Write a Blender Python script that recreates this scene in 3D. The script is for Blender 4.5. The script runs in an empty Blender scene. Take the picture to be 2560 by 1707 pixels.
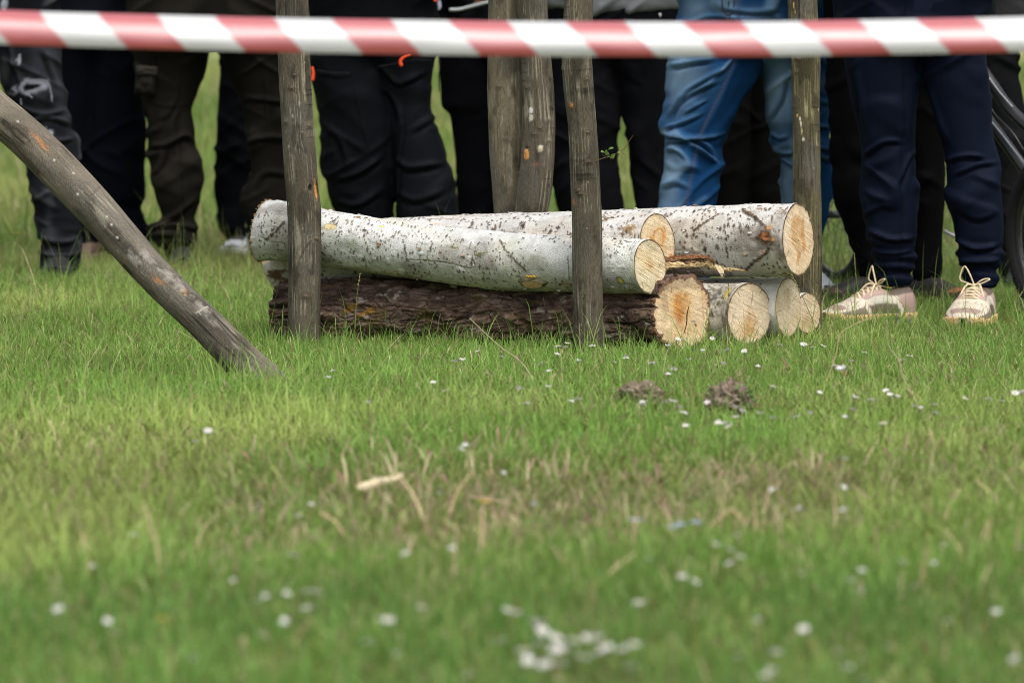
import bpy, bmesh, math, random
import numpy as np
from mathutils import Vector, Matrix
rng = np.random.default_rng(11)
random.seed(5)
SC = bpy.context.scene
COL = SC.collection
# ---------------------------------------------------------------- camera model (photo pixels 2560 x 1707)
F, W, H, HC, HOR = 9600., 2560, 1707, .87, 95.
TILT = math.atan((H / 2 - HOR) / F)
CT, ST = math.cos(TILT), math.sin(TILT)

def ray(px, py):
    dx, dy = px - W / 2, H / 2 - py
    return dx, F * CT + dy * ST, -F * ST + dy * CT

def at(px, py, Y):
    x, y, z = ray(px, py)
    k = Y / y
    return np.array([x * k, Y, HC + z * k])

def pm(Y):
    return F / Y * .997

def on_ground(px, py, h=0.):
    x, y, z = ray(px, py)
    k = (h - HC) / z
    p = np.array([x * k, y * k, 0.])
    p[2] = gz(p[0], p[1])
    return p

def project(P):
    P = np.asarray(P, float)
    d = P[..., 1] * CT - (P[..., 2] - HC) * ST
    u = P[..., 1] * ST + (P[..., 2] - HC) * CT
    return W / 2 + F * P[..., 0] / d, H / 2 - F * u / d

# ---------------------------------------------------------------- numpy noise
def _h(ix, iy, iz, s):
    n = (ix.astype(np.int64) * 374761393 + iy.astype(np.int64) * 668265263 + iz.astype(np.int64) * 1440662683 + s * 974711) & 0xFFFFFFFF
    n = ((n ^ (n >> 13)) * 1274126177) & 0xFFFFFFFF
    n = ((n ^ (n >> 16)) * 2246822519) & 0xFFFFFFFF
    return ((n ^ (n >> 15)) & 0xFFFFFF) / float(0xFFFFFF)

def vn(x, y=0., z=0., s=0):
    x, y, z = np.broadcast_arrays(np.asarray(x, float), np.asarray(y, float), np.asarray(z, float))
    fx, fy, fz = np.floor(x), np.floor(y), np.floor(z)
    a, b, c = x - fx, y - fy, z - fz
    a, b, c = [t * t * t * (t * (t * 6 - 15) + 10) for t in (a, b, c)]
    r = 0
    for i in (0, 1):
        for j in (0, 1):
            for k in (0, 1):
                r = r + _h(fx + i, fy + j, fz + k, s) * (a if i else 1 - a) * (b if j else 1 - b) * (c if k else 1 - c)
    return r

def fbm(x, y=0., z=0., s=0, o=4, g=.5):
    r, a, t, f = 0, 1., 0., 1.
    for i in range(o):
        r = r + a * vn(np.asarray(x) * f, np.asarray(y) * f, np.asarray(z) * f, s + i * 17)
        t += a; a *= g; f *= 2.03
    return r / t

def ridge(x, y=0., z=0., s=0):
    return 1 - np.abs(vn(x, y, z, s) * 2 - 1)

def sst(a, b, x):
    t = np.clip((x - a) / (b - a), 0, 1)
    return t * t * (3 - 2 * t)

def gz(x, y):
    """height of the meadow"""
    x = np.asarray(x, float); y = np.asarray(y, float)
    b = .018 * (fbm(x * 1.3, y * 1.3, 0, 91, 2) - .5)
    far = np.clip(y - 19, 0, None)
    return b + .012 * far + .0006 * far ** 2 * (y < 80) + (y >= 80) * (.0006 * 61 ** 2)

# ---------------------------------------------------------------- mesh + object helpers
def mesh_np(name, V, quads=None, tris=None, col=None, smooth=True, mat=None, attrs=None):
    V = np.ascontiguousarray(V, np.float32)
    me = bpy.data.meshes.new(name)
    me.vertices.add(len(V))
    me.vertices.foreach_set('co', V.ravel())
    L, S = [], []
    n = 0
    if quads is not None and len(quads):
        q = np.asarray(quads, np.int32).reshape(-1, 4)
        L.append(q.ravel()); S.append(np.arange(len(q)) * 4); n = len(q) * 4
    if tris is not None and len(tris):
        t = np.asarray(tris, np.int32).reshape(-1, 3)
        L.append(t.ravel()); S.append(n + np.arange(len(t)) * 3)
    L = np.concatenate(L).astype(np.int32); S = np.concatenate(S).astype(np.int32)
    me.loops.add(len(L)); me.loops.foreach_set('vertex_index', L)
    me.polygons.add(len(S)); me.polygons.foreach_set('loop_start', S)
    me.polygons.foreach_set('use_smooth', np.full(len(S), bool(smooth)))
    me.update(calc_edges=True)
    if col is not None:
        c = np.ones((len(V), 4), np.float32); c[:, :3] = np.clip(col, 0, 1)
        at_ = me.color_attributes.new('Col', 'FLOAT_COLOR', 'POINT')
        at_.data.foreach_set('color', c.ravel())
    for k, v in (attrs or {}).items():
        a = me.attributes.new(k, 'FLOAT', 'POINT'); a.data.foreach_set('value', np.ascontiguousarray(v, np.float32))
    if mat: me.materials.append(mat)
    return me

def link(name, me, root=None, loc=None):
    """link a mesh whose vertices are in world space; under a root they become local to it"""
    o = bpy.data.objects.new(name, me)
    COL.objects.link(o)
    if root is not None:
        base = np.array(world_loc(root))
        v = np.empty(len(me.vertices) * 3, np.float32); me.vertices.foreach_get('co', v)
        v = v.reshape(-1, 3) - base.astype(np.float32)
        me.vertices.foreach_set('co', v.ravel()); me.update()
        o.parent = root
    elif loc is not None:
        v = np.empty(len(me.vertices) * 3, np.float32); me.vertices.foreach_get('co', v)
        v = v.reshape(-1, 3) - np.array(loc, np.float32)
        me.vertices.foreach_set('co', v.ravel()); me.update()
        o.location = loc
    return o

def world_loc(o):
    p = np.array(o.location, float)
    while o.parent:
        o = o.parent; p = p + np.array(o.location, float)
    return p

def tag(o, label=None, cat=None, group=None, kind=None):
    if label: o['label'] = label
    if cat: o['category'] = cat
    if group: o['group'] = group
    if kind: o['kind'] = kind
    return o

def thing(name, loc, label, cat, group=None):
    o = bpy.data.objects.new(name, None); o.empty_display_size = .05
    COL.objects.link(o); o.location = [float(v) for v in loc]
    return tag(o, label, cat, group)

def grid_quads(nu, nv, wrap=True):
    i = np.arange(nu - 1)[:, None]; j = np.arange(nv if wrap else nv - 1)[None, :]
    j2 = (j + 1) % nv
    q = np.stack([i * nv + j, i * nv + j2, (i + 1) * nv + j2, (i + 1) * nv + j], -1)
    return q.reshape(-1, 4)

class MB:
    """collects tubes / boxes into one mesh"""
    def __init__(s): s.V = []; s.Q = []; s.T = []; s.C = []; s.n = 0
    def add(s, V, Q=None, T=None, c=(.5, .5, .5)):
        V = np.asarray(V, float)
        s.V.append(V)
        if Q is not None and len(Q): s.Q.append(np.asarray(Q) + s.n)
        if T is not None and len(T): s.T.append(np.asarray(T) + s.n)
        c = np.asarray(c, float)
        s.C.append(np.broadcast_to(c, (len(V), 3)))
        s.n += len(V)
    def tube(s, P, r, n=8, c=(.5, .5, .5), cap=True, flat=1.):
        P = np.asarray(P, float); k = len(P)
        r = np.broadcast_to(np.asarray(r, float), (k,))
        T = np.gradient(P, axis=0); T /= np.linalg.norm(T, axis=1)[:, None] + 1e-12
        ref = np.array([0, -1., 0]) if abs(T[0][1]) < .9 else np.array([0, 0, 1.])
        A = ref - (T @ ref)[:, None] * T; A /= np.linalg.norm(A, axis=1)[:, None] + 1e-12
        B = np.cross(T, A)
        th = np.arange(n) / n * 2 * math.pi
        V = P[:, None] + r[:, None, None] * (np.cos(th)[None, :, None] * A[:, None] * flat + np.sin(th)[None, :, None] * B[:, None])
        V = V.reshape(-1, 3); Q = grid_quads(k, n)
        c = np.asarray(c, float)
        if c.ndim == 2: c = np.repeat(c, n, 0)
        Tn = []
        if cap:
            V = np.vstack([V, P[:1], P[-1:]])
            if c.ndim == 2: c = np.vstack([c, c[:1], c[-1:]])
            j = np.arange(n)
            Tn = np.vstack([np.stack([np.full(n, k * n), (j + 1) % n, j], -1), np.stack([np.full(n, k * n + 1), (k - 1) * n + j, (k - 1) * n + (j + 1) % n], -1)])
        s.add(V, Q, Tn, c)
    def build(s, name, mat, root=None, loc=None, smooth=True):
        me = mesh_np(name, np.vstack(s.V), np.vstack(s.Q) if s.Q else None, np.vstack(s.T) if s.T else None, np.vstack(s.C), smooth, mat)
        return link(name, me, root, loc)

def curve(pts, n=24):
    """smooth polyline through points"""
    P = np.asarray(pts, float); k = len(P)
    if k == 2: return P[0] + np.linspace(0, 1, n)[:, None] * (P[1] - P[0])
    E = np.vstack([2 * P[0] - P[1], P, 2 * P[-1] - P[-2]])
    t = np.linspace(0, k - 1, n); i = np.minimum(t.astype(int), k - 2); f = (t - i)[:, None]
    a, b, c, d = E[i], E[i + 1], E[i + 2], E[i + 3]
    return .5 * (2 * b + (c - a) * f + (2 * a - 5 * b + 4 * c - d) * f ** 2 + (3 * b - a - 3 * c + d) * f ** 3)

# ---------------------------------------------------------------- materials
def srgb(r, g, b):
    return tuple((c / 255 / 12.92) if c / 255 <= .04045 else ((c / 255 + .055) / 1.055) ** 2.4 for c in (r, g, b))

def mat_col(name, rough=.8, grain=60., gamt=.25, bump=.15, bscale=400., spec=.3, sheen=0., trans=0., stretch=(1, 1, 1), coat=0., tint=None):
    """base colour from the mesh attribute, broken by procedural grain and bump"""
    m = bpy.data.materials.new(name); m.use_nodes = True
    nt = m.node_tree; N = nt.nodes; L = nt.links
    b = N['Principled BSDF']; out = N['Material Output']
    b.inputs['Roughness'].default_value = rough
    b.inputs['Specular IOR Level'].default_value = spec
    if sheen:
        b.inputs['Sheen Weight'].default_value = sheen; b.inputs['Sheen Roughness'].default_value = .5
    if coat:
        b.inputs['Coat Weight'].default_value = coat; b.inputs['Coat Roughness'].default_value = .5; b.inputs['Coat IOR'].default_value = 2.4
    if tint is None:
        c = N.new('ShaderNodeAttribute'); c.attribute_name = 'Col'; cout = c.outputs['Color']
    else:
        c = N.new('ShaderNodeRGB'); c.outputs[0].default_value = (*tint, 1); cout = c.outputs[0]
    if gamt > 0:
        tc = N.new('ShaderNodeTexCoord'); mp = N.new('ShaderNodeMapping'); mp.inputs['Scale'].default_value = stretch
        L.new(tc.outputs['Object'], mp.inputs['Vector'])
        n = N.new('ShaderNodeTexNoise'); n.inputs['Scale'].default_value = grain; n.inputs['Detail'].default_value = 6
        L.new(mp.outputs[0], n.inputs['Vector'])
        mr = N.new('ShaderNodeMapRange'); mr.inputs[1].default_value = .25; mr.inputs[2].default_value = .75
        mr.inputs[3].default_value = 1 - gamt; mr.inputs[4].default_value = 1 + gamt
        L.new(n.outputs['Fac'], mr.inputs[0])
        mx = N.new('ShaderNodeVectorMath'); mx.operation = 'SCALE'
        L.new(cout, mx.inputs[0]); L.new(mr.outputs[0], mx.inputs['Scale'])
        cout = mx.outputs[0]
    L.new(cout, b.inputs['Base Color'])
    if bump > 0:
        tc = N.new('ShaderNodeTexCoord'); mp = N.new('ShaderNodeMapping'); mp.inputs['Scale'].default_value = stretch
        L.new(tc.outputs['Object'], mp.inputs['Vector'])
        n = N.new('ShaderNodeTexNoise'); n.inputs['Scale'].default_value = bscale; n.inputs['Detail'].default_value = 4
        L.new(mp.outputs[0], n.inputs['Vector'])
        bp = N.new('ShaderNodeBump'); bp.inputs['Strength'].default_value = bump; bp.inputs['Distance'].default_value = .004
        L.new(n.outputs['Fac'], bp.inputs['Height']); L.new(bp.outputs[0], b.inputs['Normal'])
    if trans:
        t = N.new('ShaderNodeBsdfTranslucent'); L.new(cout, t.inputs['Color'])
        ms = N.new('ShaderNodeMixShader'); ms.inputs[0].default_value = trans
        L.new(b.outputs[0], ms.inputs[1]); L.new(t.outputs[0], ms.inputs[2]); L.new(ms.outputs[0], out.inputs['Surface'])
    return m

M = {
    'birch': mat_col('birch_bark', .8, 330, .20, .5, 300, .15),
    'pine': mat_col('pine_bark', .9, 240, .42, .8, 320, .1),
    'cut': mat_col('cut_wood', .85, 260, .22, .5, 420, .12),
    'pole': mat_col('stake_bark', .85, 430, .38, .7, 380, .12, stretch=(1, 1, .22)),
    'leaf': mat_col('grass_blade', .55, 20, 0, 0, 0, .3, trans=.42),
    'petal': mat_col('petal', .6, 20, 0, 0, 0, .3, trans=.3),
    'stalk': mat_col('dry_stalk', .8, 200, .2, 0, 0, .2),
    'soil': mat_col('soil', .95, 80, .4, .6, 200, .1),
    'cloth': mat_col('cloth', .9, 300, .12, .12, 900, .06),
    'denim': mat_col('denim', .9, 420, .2, .2, 1100, .08),
    'soft': mat_col('soft_shell', .62, 300, .1, .1, 900, .05),
    'shoe': mat_col('shoe_leather', .6, 200, .12, .15, 500, .35),
    'lace': mat_col('lace', .8, 500, .15, 0, 0, .2),
    'rubber': mat_col('rubber', .75, 150, .25, .3, 300, .3),
    'metal': mat_col('painted_tube', .3, 50, .05, 0, 0, .6),
    'skin': mat_col('skin', .6, 80, .1, 0, 0, .4),
    'bright': mat_col('zip_cord', .5, 80, .05, 0, 0, .4),
    'tape': mat_col('barrier_tape', .5, 20, .03, .12, 9, .8, trans=.12, coat=1.),
}
# ================================================================= round timber
class Surf:
    """a log or stake: centre line, radius, and a fine (along, around) grid of colour and relief"""
    def __init__(s, C, r, step=.0026, nv=220, seed=0, lump=.03, smooth=30):
        C = np.asarray(C, float); r = np.asarray(r, float)
        d = np.r_[0, np.cumsum(np.linalg.norm(np.diff(C, axis=0), axis=1))]
        nu = int(d[-1] / step) + 2
        s.u = np.linspace(0, d[-1], nu)
        c = np.stack([np.interp(s.u, d, C[:, k]) for k in range(3)], 1); rr = np.interp(s.u, d, r)
        w = min(smooth, nu // 6) | 1
        ker = np.hanning(w + 2)[1:-1]; ker /= ker.sum()
        def sm(a):
            h = w // 2
            p = np.concatenate([2 * a[0] - a[h:0:-1], a, 2 * a[-1] - a[-2:-h - 2:-1]])
            return np.convolve(p, ker, 'valid')
        s.C = np.stack([sm(c[:, k]) for k in range(3)], 1); s.r = sm(rr)
        s.nu, s.nv, s.seed = nu, nv, seed
        s.th = np.arange(nv) / nv * 2 * math.pi
        T = np.gradient(s.C, axis=0); s.T = T / np.linalg.norm(T, axis=1)[:, None]
        ref = np.array([0, -1., 0])
        A = ref - (s.T @ ref)[:, None] * s.T; s.A = A / np.linalg.norm(A, axis=1)[:, None]
        s.B = np.cross(s.A, s.T)
        s.U = np.repeat(s.u[:, None], nv, 1); s.TH = np.repeat(s.th[None], nu, 0)
        s.cx, s.cy = np.cos(s.TH), np.sin(s.TH)
        R = s.r.mean(); s.R0 = R
        # noise coordinates on the cylinder (no seam)
        s.nx, s.ny = s.cx * R, s.cy * R
        s.disp = s.r[:, None] * lump * (fbm(s.nx * 9, s.ny * 9, s.U * 3.5, seed, 3) - .5) * 2
        s.col = np.zeros((nu, nv, 3)); s.lay = None
    def pos(s):
        R = s.r[:, None] + s.disp
        return s.C[:, None] + R[..., None] * (s.cx[..., None] * s.A[:, None] + s.cy[..., None] * s.B[:, None])
    def feat(s, px, py):
        """grid index of the camera-facing surface point seen at a photo pixel"""
        if s.lay is None:
            P = s.pos(); X, Yp = project(P)
            f = s.cx > .02
            s.lay = (X, Yp, f)
        X, Yp, f = s.lay
        d = np.where(f, (X - px) ** 2 + (Yp - py) ** 2, 1e12)
        k = int(d.argmin()); return k // s.nv, k % s.nv
    def win(s, i, j, hu, hv):
        du = s.u[1] - s.u[0]; dv = s.r[i] * 2 * math.pi / s.nv
        a, b = int(hu / du) + 2, int(hv / dv) + 2
        I = np.arange(max(0, i - a), min(s.nu, i + a + 1)); J = np.arange(j - b, j + b + 1)
        x = (s.u[I] - s.u[i])[:, None]; y = ((J - j) * dv)[None]
        return np.ix_(I, J % s.nv), x + 0 * y, y + 0 * x
    def spot(s, i, j, hu, hv, c, amt=1., dz=0., p=1.2, rot=0., soft=.5, rag=0.):
        ix, x, y = s.win(i, j, hu * 1.8 + hv * abs(math.sin(rot)), hv * 1.8 + hu * abs(math.sin(rot)))
        if rot: x, y = x * math.cos(rot) + y * math.sin(rot), -x * math.sin(rot) + y * math.cos(rot)
        q = (np.abs(x / hu) ** p + np.abs(y / hv) ** p) ** (1 / p)
        if rag: q = q * (1 + rag * (fbm(x * 1.6 / hv + 9.1 * i, y * 1.6 / hv + j, 0, 3, 2) - .5) * 2)
        m = (1 - sst(1 - soft, 1 + soft * .3, q)) * amt
        s.col[ix] = s.col[ix] * (1 - m[..., None]) + np.asarray(c) * m[..., None]
        s.disp[ix] += dz * m
        return ix, m
    def line(s, pts, w, c, amt=1., dz=0., jit=.3, dash=.0):
        """scar along surface points given as photo pixels"""
        g = [s.feat(*p) for p in pts]
        for (i0, j0), (i1, j1) in zip(g[:-1], g[1:]):
            dj = (j1 - j0 + s.nv // 2) % s.nv - s.nv // 2
            n = max(int(math.hypot((i1 - i0) * (s.u[1] - s.u[0]), dj * s.r[i0] * 6.283 / s.nv) / (w * .7)), 2)
            for k in range(n):
                t = k / n
                if random.random() < dash: continue
                f = 1 + jit * random.uniform(-1, 1)
                o = random.uniform(-1, 1) * jit * 2
                s.spot(int(i0 + (i1 - i0) * t + o), int(j0 + dj * t + o) % s.nv, w * f, w * f * 1.1, c, amt * random.uniform(.6, 1), dz, 2, rag=.5)
    def shear(s, n, end, L=.05):
        """cut the end along the plane with normal n"""
        k = -1 if end else 0
        n = np.asarray(n, float); n /= np.linalg.norm(n)
        P = s.pos()[k] - s.C[k]
        d = -(P @ n) / (s.T[k] @ n)
        dist = (s.u[-1] - s.u) if end else s.u
        f = np.clip(1 - dist / L, 0, 1)
        s.sh = getattr(s, 'sh', 0) + f[:, None, None] * d[None, :, None] * s.T[k]
    def verts(s):
        return s.pos() + getattr(s, 'sh', 0)
    def mesh(s, name, mat, root, extra=None):
        V = s.verts().reshape(-1, 3); mb = MB(); mb.add(V, grid_quads(s.nu, s.nv)[:, ::-1], None, s.col.reshape(-1, 3))
        for e in (extra.V and zip(extra.V, extra.Q0, extra.C) if extra else ()): mb.add(e[0], e[1], None, e[2])
        return mb.build(name, mat, root)
    def face(s, name, end, root, paint, n, bark=.005, barkcol=(.08, .05, .035), K=44, rough=.0012, rise=0.):
        k = -1 if end else 0
        Pb = s.verts()[k]; c = s.C[k] + 0
        n = np.asarray(n, float); n /= np.linalg.norm(n)
        rho = np.r_[0.02, np.linspace(.05, 1, K)]
        br = bark / s.r[k]
        V = c + (Pb - c)[None] * rho[:, None, None]
        right = np.cross(n, [0, 0, 1.]); right /= np.linalg.norm(right)
        if right[0] < 0: right = -right
        x = (V - c) @ right; z = (V - c)[..., 2]
        R = s.r[k]
        a = np.linalg.norm(Pb - c, axis=1).max()
        ang = np.arctan2(z, x)
        col = paint(x / R, z / R, rho[:, None] + 0 * x, ang)
        rag = .6 * br * (fbm(np.cos(ang) * 9, np.sin(ang) * 9, 0, s.seed + 5, 3) - .5) * 2
        m = sst(1 - br - .012, 1 - br + .012, rho[:, None] + rag)[..., None]
        bc = np.asarray(barkcol) * (.6 + .8 * vn(np.cos(ang) * 14, np.sin(ang) * 14, rho[:, None] * 30, 8))[..., None]
        col = col * (1 - m) + bc * m
        dz = rough * (fbm(x / R * 6 + z / R * 14, z / R * 3, rho[:, None], s.seed + 3, 3) - .5) * 2 + rise
        dz = dz * sst(1, .9, rho)[:, None]
        V = V + dz[..., None] * n
        V = np.vstack([V.reshape(-1, 3), [c + n * rise]])
        C = np.vstack([col.reshape(-1, 3), col[0].mean(0)[None]])
        nv = s.nv; j = np.arange(nv); t = np.stack([np.full(nv, len(V) - 1), j, (j + 1) % nv], -1)
        q = grid_quads(len(rho), nv)
        if not end: q = q[:, ::-1]; t = t[:, ::-1]
        return link(name, mesh_np(name, V, q, t, C, True, M['cut']), root)

def wood(tone=(.72, .58, .40), heart=None, hcol=(.45, .22, .07), stains=(), seed=0, rings=26, saw=.5):
    tone = np.asarray(tone)
    def f(x, z, rho, ang):
        wob = rho * (1 + .05 * (fbm(np.cos(ang) * 2, np.sin(ang) * 2, 0, seed, 2) - .5))
        rg = .5 + .5 * np.sin(wob * rings * 6.283 * .5 + 2 * vn(x * 3, z * 3, 0, seed + 1))
        b = .90 + .10 * rg ** 2
        b = b * (.86 + .28 * fbm(x * 4, z * 4, 0, seed + 2, 3))
        b = b * (1 - saw * .10 * (ridge(x * 3 + z * 2, z * 30 - x * 4, 0, seed + 4) - .5) - .16 * (fbm(x * 42 + z * 20, z * 16, 0, seed + 14, 3) - .5))
        crk = sst(.955, .99, ridge(np.cos(ang) * 3.2, np.sin(ang) * 3.2, rho * .6, seed + 15)) * sst(.2, .45, rho) * sst(.5, .6, vn(np.cos(ang) * 2, np.sin(ang) * 2, 3, seed + 16)); b = b * (1 - .55 * crk)
        rim_ = sst(.80, .97, rho + .10 * (fbm(x * 9, z * 9, 0, seed + 17, 3) - .5)); b = b * (1 - .30 * rim_ * fbm(x * 16, z * 16, 0, seed + 18, 3))
        b = b * (1 - .30 * sst(.74, .82, fbm(x * 26, z * 26, 0, seed + 6, 2)))
        c = tone * b[..., None]
        c = c * (1 - .25 * sst(.35, .75, fbm(x * 2.3 + 5, z * 2.3, 0, seed + 9, 3))[..., None] * np.array([.3, .6, 1.]))
        for (sx, sz, rx, rz, sc, amt, edge) in stains:
            q = np.sqrt(((x - sx) / rx) ** 2 + ((z - sz) / rz) ** 2) * (1 + .38 * (fbm(x * 5, z * 5, 1, seed + 7, 3) - .5) * 2)
            if edge: m = np.exp(-((q - .9) / edge) ** 2) * amt
            else: m = (1 - sst(.45, 1.15, q)) * amt * .82 * (.55 + .6 * fbm(x * 9, z * 7, 5, seed + 19, 3))
            c = c * (1 - m[..., None]) + np.asarray(sc) * (.75 + .55 * fbm(x * 11, z * 11, 3, seed + 8, 2))[..., None] * m[..., None]
        return c
    return f

def paint_birch(S, seed, n_len=500, size=1., green=.3, grime=.25, tone=(.56, .555, .54)):
    r = np.random.default_rng(seed)
    nx, ny, U = S.nx, S.ny, S.U
    b = .80 + .34 * fbm(nx * 12, ny * 12, U * 14, seed, 4)
    b *= .90 + .18 * ridge(nx * 10, ny * 10, U * 190, seed + 1)            # fine papery rings round the stem
    b *= 1 - .10 * sst(.55, .8, fbm(nx * 60, ny * 60, U * 60, seed + 2, 2))
    c = np.asarray(tone) * b[..., None]
    warm = sst(.45, .75, fbm(nx * 7, ny * 7, U * 5, seed + 3, 3))[..., None]
    c = c * (1 - warm * .3 * np.array([.25, .45, .8]))
    g = sst(.46, .7, fbm(nx * 8 + 3, ny * 8, U * 5, seed + 4, 4) + .20 * (-S.cy))[..., None] * green
    c = c * (1 - g) + np.array([.30, .33, .22]) * b[..., None] * g
    d = sst(.5, .72, fbm(nx * 14 + 9, ny * 14, U * 10, seed + 5, 4) + .13 * (-S.cy))[..., None] * grime
    c = c * (1 - d) + np.array([.13, .105, .08]) * d
    S.col[:] = c
    S.disp += .0022 * (fbm(nx * 40, ny * 40, U * 34, seed + 21, 3) - .5) + .0020 * sst(.62, .75, fbm(nx * 30, ny * 30, U * 26, seed + 22, 3))
    mott = fbm(nx * 34, ny * 34, U * 24, seed + 23, 3)[..., None]; S.col[:] = S.col * (.80 + .4 * mott)
    # dark thin crease rings
    for k in range(int(S.u[-1] * 9)):
        i = r.integers(5, S.nu - 5); j = r.integers(S.nv); S.spot(i, j, .0012, r.uniform(.012, .035), (.12, .09, .07), r.uniform(.3, .75), -.0004, 1.6, rot=r.normal(0, .12), rag=.4)
    # lenticels: diamond marks, long way round the stem
    for k in range(n_len):
        i = r.integers(2, S.nu - 2); j = r.integers(S.nv)
        if vn(S.nx[i, j] * 12, S.ny[i, j] * 12, S.U[i, j] * 9, seed + 7) < .36: continue
        hv = size * r.choice([.0030, .0045, .0062, .0105], p=[.36, .36, .21, .07]) * r.uniform(.8, 1.2); hu = min(hv * r.uniform(.5, .8), .0042 * size)
        dark = r.uniform(.7, 1)
        S.spot(i, j, hu * 1.3, hv * 1.25, (.22, .195, .16), .55, .0003, 1.1, soft=.8)
        S.spot(i, j, hu, hv, np.array([.060, .043, .030]) * r.uniform(.6, 1.6), dark, .0006, 1.1, rag=.5)

def paint_pole(S, seed, tone=(.095, .082, .059), pale=(.30, .275, .20), streak=1., mossy=0.):
    r = np.random.default_rng(seed)
    nx, ny, U = S.nx, S.ny, S.U
    b = .62 + .75 * fbm(nx * 26, ny * 26, U * 9, seed, 4)
    c = np.asarray(tone) * b[..., None]
    gr = sst(.45, .7, fbm(nx * 15 + 4, ny * 15, U * 6, seed + 1, 3))[..., None]
    c = c * (1 - .5 * gr) + np.array([.108, .103, .088]) * b[..., None] * .5 * gr
    if mossy: c = c * (1 - mossy * (1 - gr)) + np.array([.105, .094, .042]) * b[..., None] * mossy * (1 - gr)
    wx = nx + .0022 * (fbm(nx * 14, ny * 14, U * 14, seed + 2, 2) - .5) * 2; wy = ny + .0022 * (fbm(nx * 14, ny * 14, U * 14, seed + 3, 2) - .5) * 2
    st = sst(.80, .96, ridge(wx * 170, wy * 170, U * 2.2, seed + 4)) * sst(.42, .60, fbm(nx * 30, ny * 30, U * 13, seed + 5, 2))
    c = c * (1 - (st * .75 * streak)[..., None]) + np.asarray(pale) * (st * .75 * streak)[..., None]
    dk = sst(.80, .97, ridge(wx * 150 + 5, wy * 150, U * 3, seed + 6)) * sst(.45, .65, fbm(nx * 24 + 8, ny * 24, U * 10, seed + 7, 2))
    c = c * (1 - .5 * dk[..., None])
    bl = sst(.58, .70, fbm(nx * 24 + 2, ny * 24, U * 11, seed + 11, 3))[..., None]; c = c * (1 - .4 * bl)
    hr = sst(.88, .98, ridge(nx * 5, ny * 5, U * 42, seed + 12)) * sst(.55, .7, fbm(nx * 20, ny * 20, U * 9, seed + 13, 2)); c = c * (1 - .5 * hr[..., None]); S.disp += .0008 * hr
    S.disp += .0016 * (fbm(nx * 90, ny * 90, U * 12, seed + 8, 3) - .5) - .0008 * dk - .0005 * st
    S.col[:] = c
    for k in range(int(S.u[-1] * 16)):                      # small leaf scars and warts
        i = r.integers(3, S.nu - 3); j = r.integers(S.nv)
        S.spot(i, j, r.uniform(.0015, .003), r.uniform(.004, .011), np.array([.085, .065, .045]) * r.uniform(.7, 1.6), r.uniform(.4, .85), .0008, 1.6, rag=.6, rot=r.normal(0, .2))
    for k in range(int(S.u[-1] * 14)):
        i = r.integers(3, S.nu - 3); j = r.integers(S.nv)
        S.spot(i, j, .0016, .0016, (.42, .38, .28), .8, .0004, 2)

def curls(S, n, seed, col=(.62, .60, .56)):
    """papery flakes of bark lifting off the stem"""
    r = np.random.default_rng(seed); mb = MB(); mb.Q0 = []; P = S.verts()
    for k in range(n):
        i = r.integers(8, S.nu - 24); j = r.integers(S.nv)
        p = P[i, j]; nrm = S.cx[i, j] * S.A[i] + S.cy[i, j] * S.B[i]; a = S.T[i]; b = np.cross(nrm, a) * r.choice([-1, 1])
        w, l, lift = r.uniform(.002, .008), r.uniform(.004, .012), r.uniform(.001, .005)
        t = np.linspace(0, 1, 5); V = []
        for q in t:
            for e in (-1, 1): V.append(p + a * w * e * (1 - .5 * q * r.uniform(.4, 1)) + b * l * (q - .3 * q ** 3 * lift / .003) + nrm * (.0004 + lift * q ** 2))
        V = np.array(V); V = np.vstack([V, V - nrm * .0005])
        Q = np.vstack([grid_quads(5, 2, False), grid_quads(5, 2, False)[:, ::-1] + 10])
        c = np.asarray(col) * r.uniform(.5, 1.05) if r.random() > .35 else np.array([.30, .19, .11]) * r.uniform(.6, 1.2)
        mb.add(V, Q, None, c); mb.Q0.append(Q)
    return mb

def knot(S, px, py, w=.012, c=(.09, .065, .045), brow=True):
    i, j = S.feat(px, py)
    S.spot(i, j, w * 1.5, w * 2.0, S.col[i, j] * .8, .6, .0035, 2, soft=.95)
    S.spot(i, j, w * .55, w, c, .9, .001, 1.5, rag=.35)
    S.spot(i, j, w * .25, w * .5, (.19, .14, .10), .8, .0012, 1.6, rag=.3)
    if brow:
        for k in range(9):
            t = (k - 4) / 4
            S.spot(int(i + (w * .75 * (1 - .6 * t * t)) / (S.u[1] - S.u[0]) * S.updir), int(j + t * w * 1.5 / (S.r[i] * 6.283 / S.nv)) % S.nv, .0014, .0035, (.07, .055, .04), .75, -.0006, 2, rag=.4)

def stake(name, rows, Y, seed, label, group, lean=None, nv=200, step=.003, **kw):
    """upright stake traced by (row, left, right) in photo pixels; its own real depth and round section"""
    C, r = [], []
    for k, (y, a, b) in enumerate(rows):
        Yk = Y if lean is None else Y + lean[k]
        C.append(at((a + b) / 2, y, Yk)); r.append((b - a) / 2 / pm(Yk))
    C = np.array(C)
    root = thing(name, (C[0][0], C[0][1], float(gz(C[0][0], C[0][1]))), label, 'wooden stake', group)
    S = Surf(C, r, step, nv, seed, .03, 25)
    S.updir = 1
    paint_pole(S, seed, **kw)
    S.root = root
    return S

def finish_stake(S, top=True):
    S.mesh('bark', M['pole'], S.root)
    S.face('cut_top', True, S.root, wood(seed=S.seed), S.T[-1], .004, K=12)
    return S.root
# ================================================================= the log pile
TH = math.radians(24)
def line_Y(Y0, px): return Y0 + (1707 - px) / 900 * .445
def tip(ratio, up=0.):
    s_ = ratio; return np.array([math.sqrt(1 - s_ * s_), -s_, up])

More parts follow.
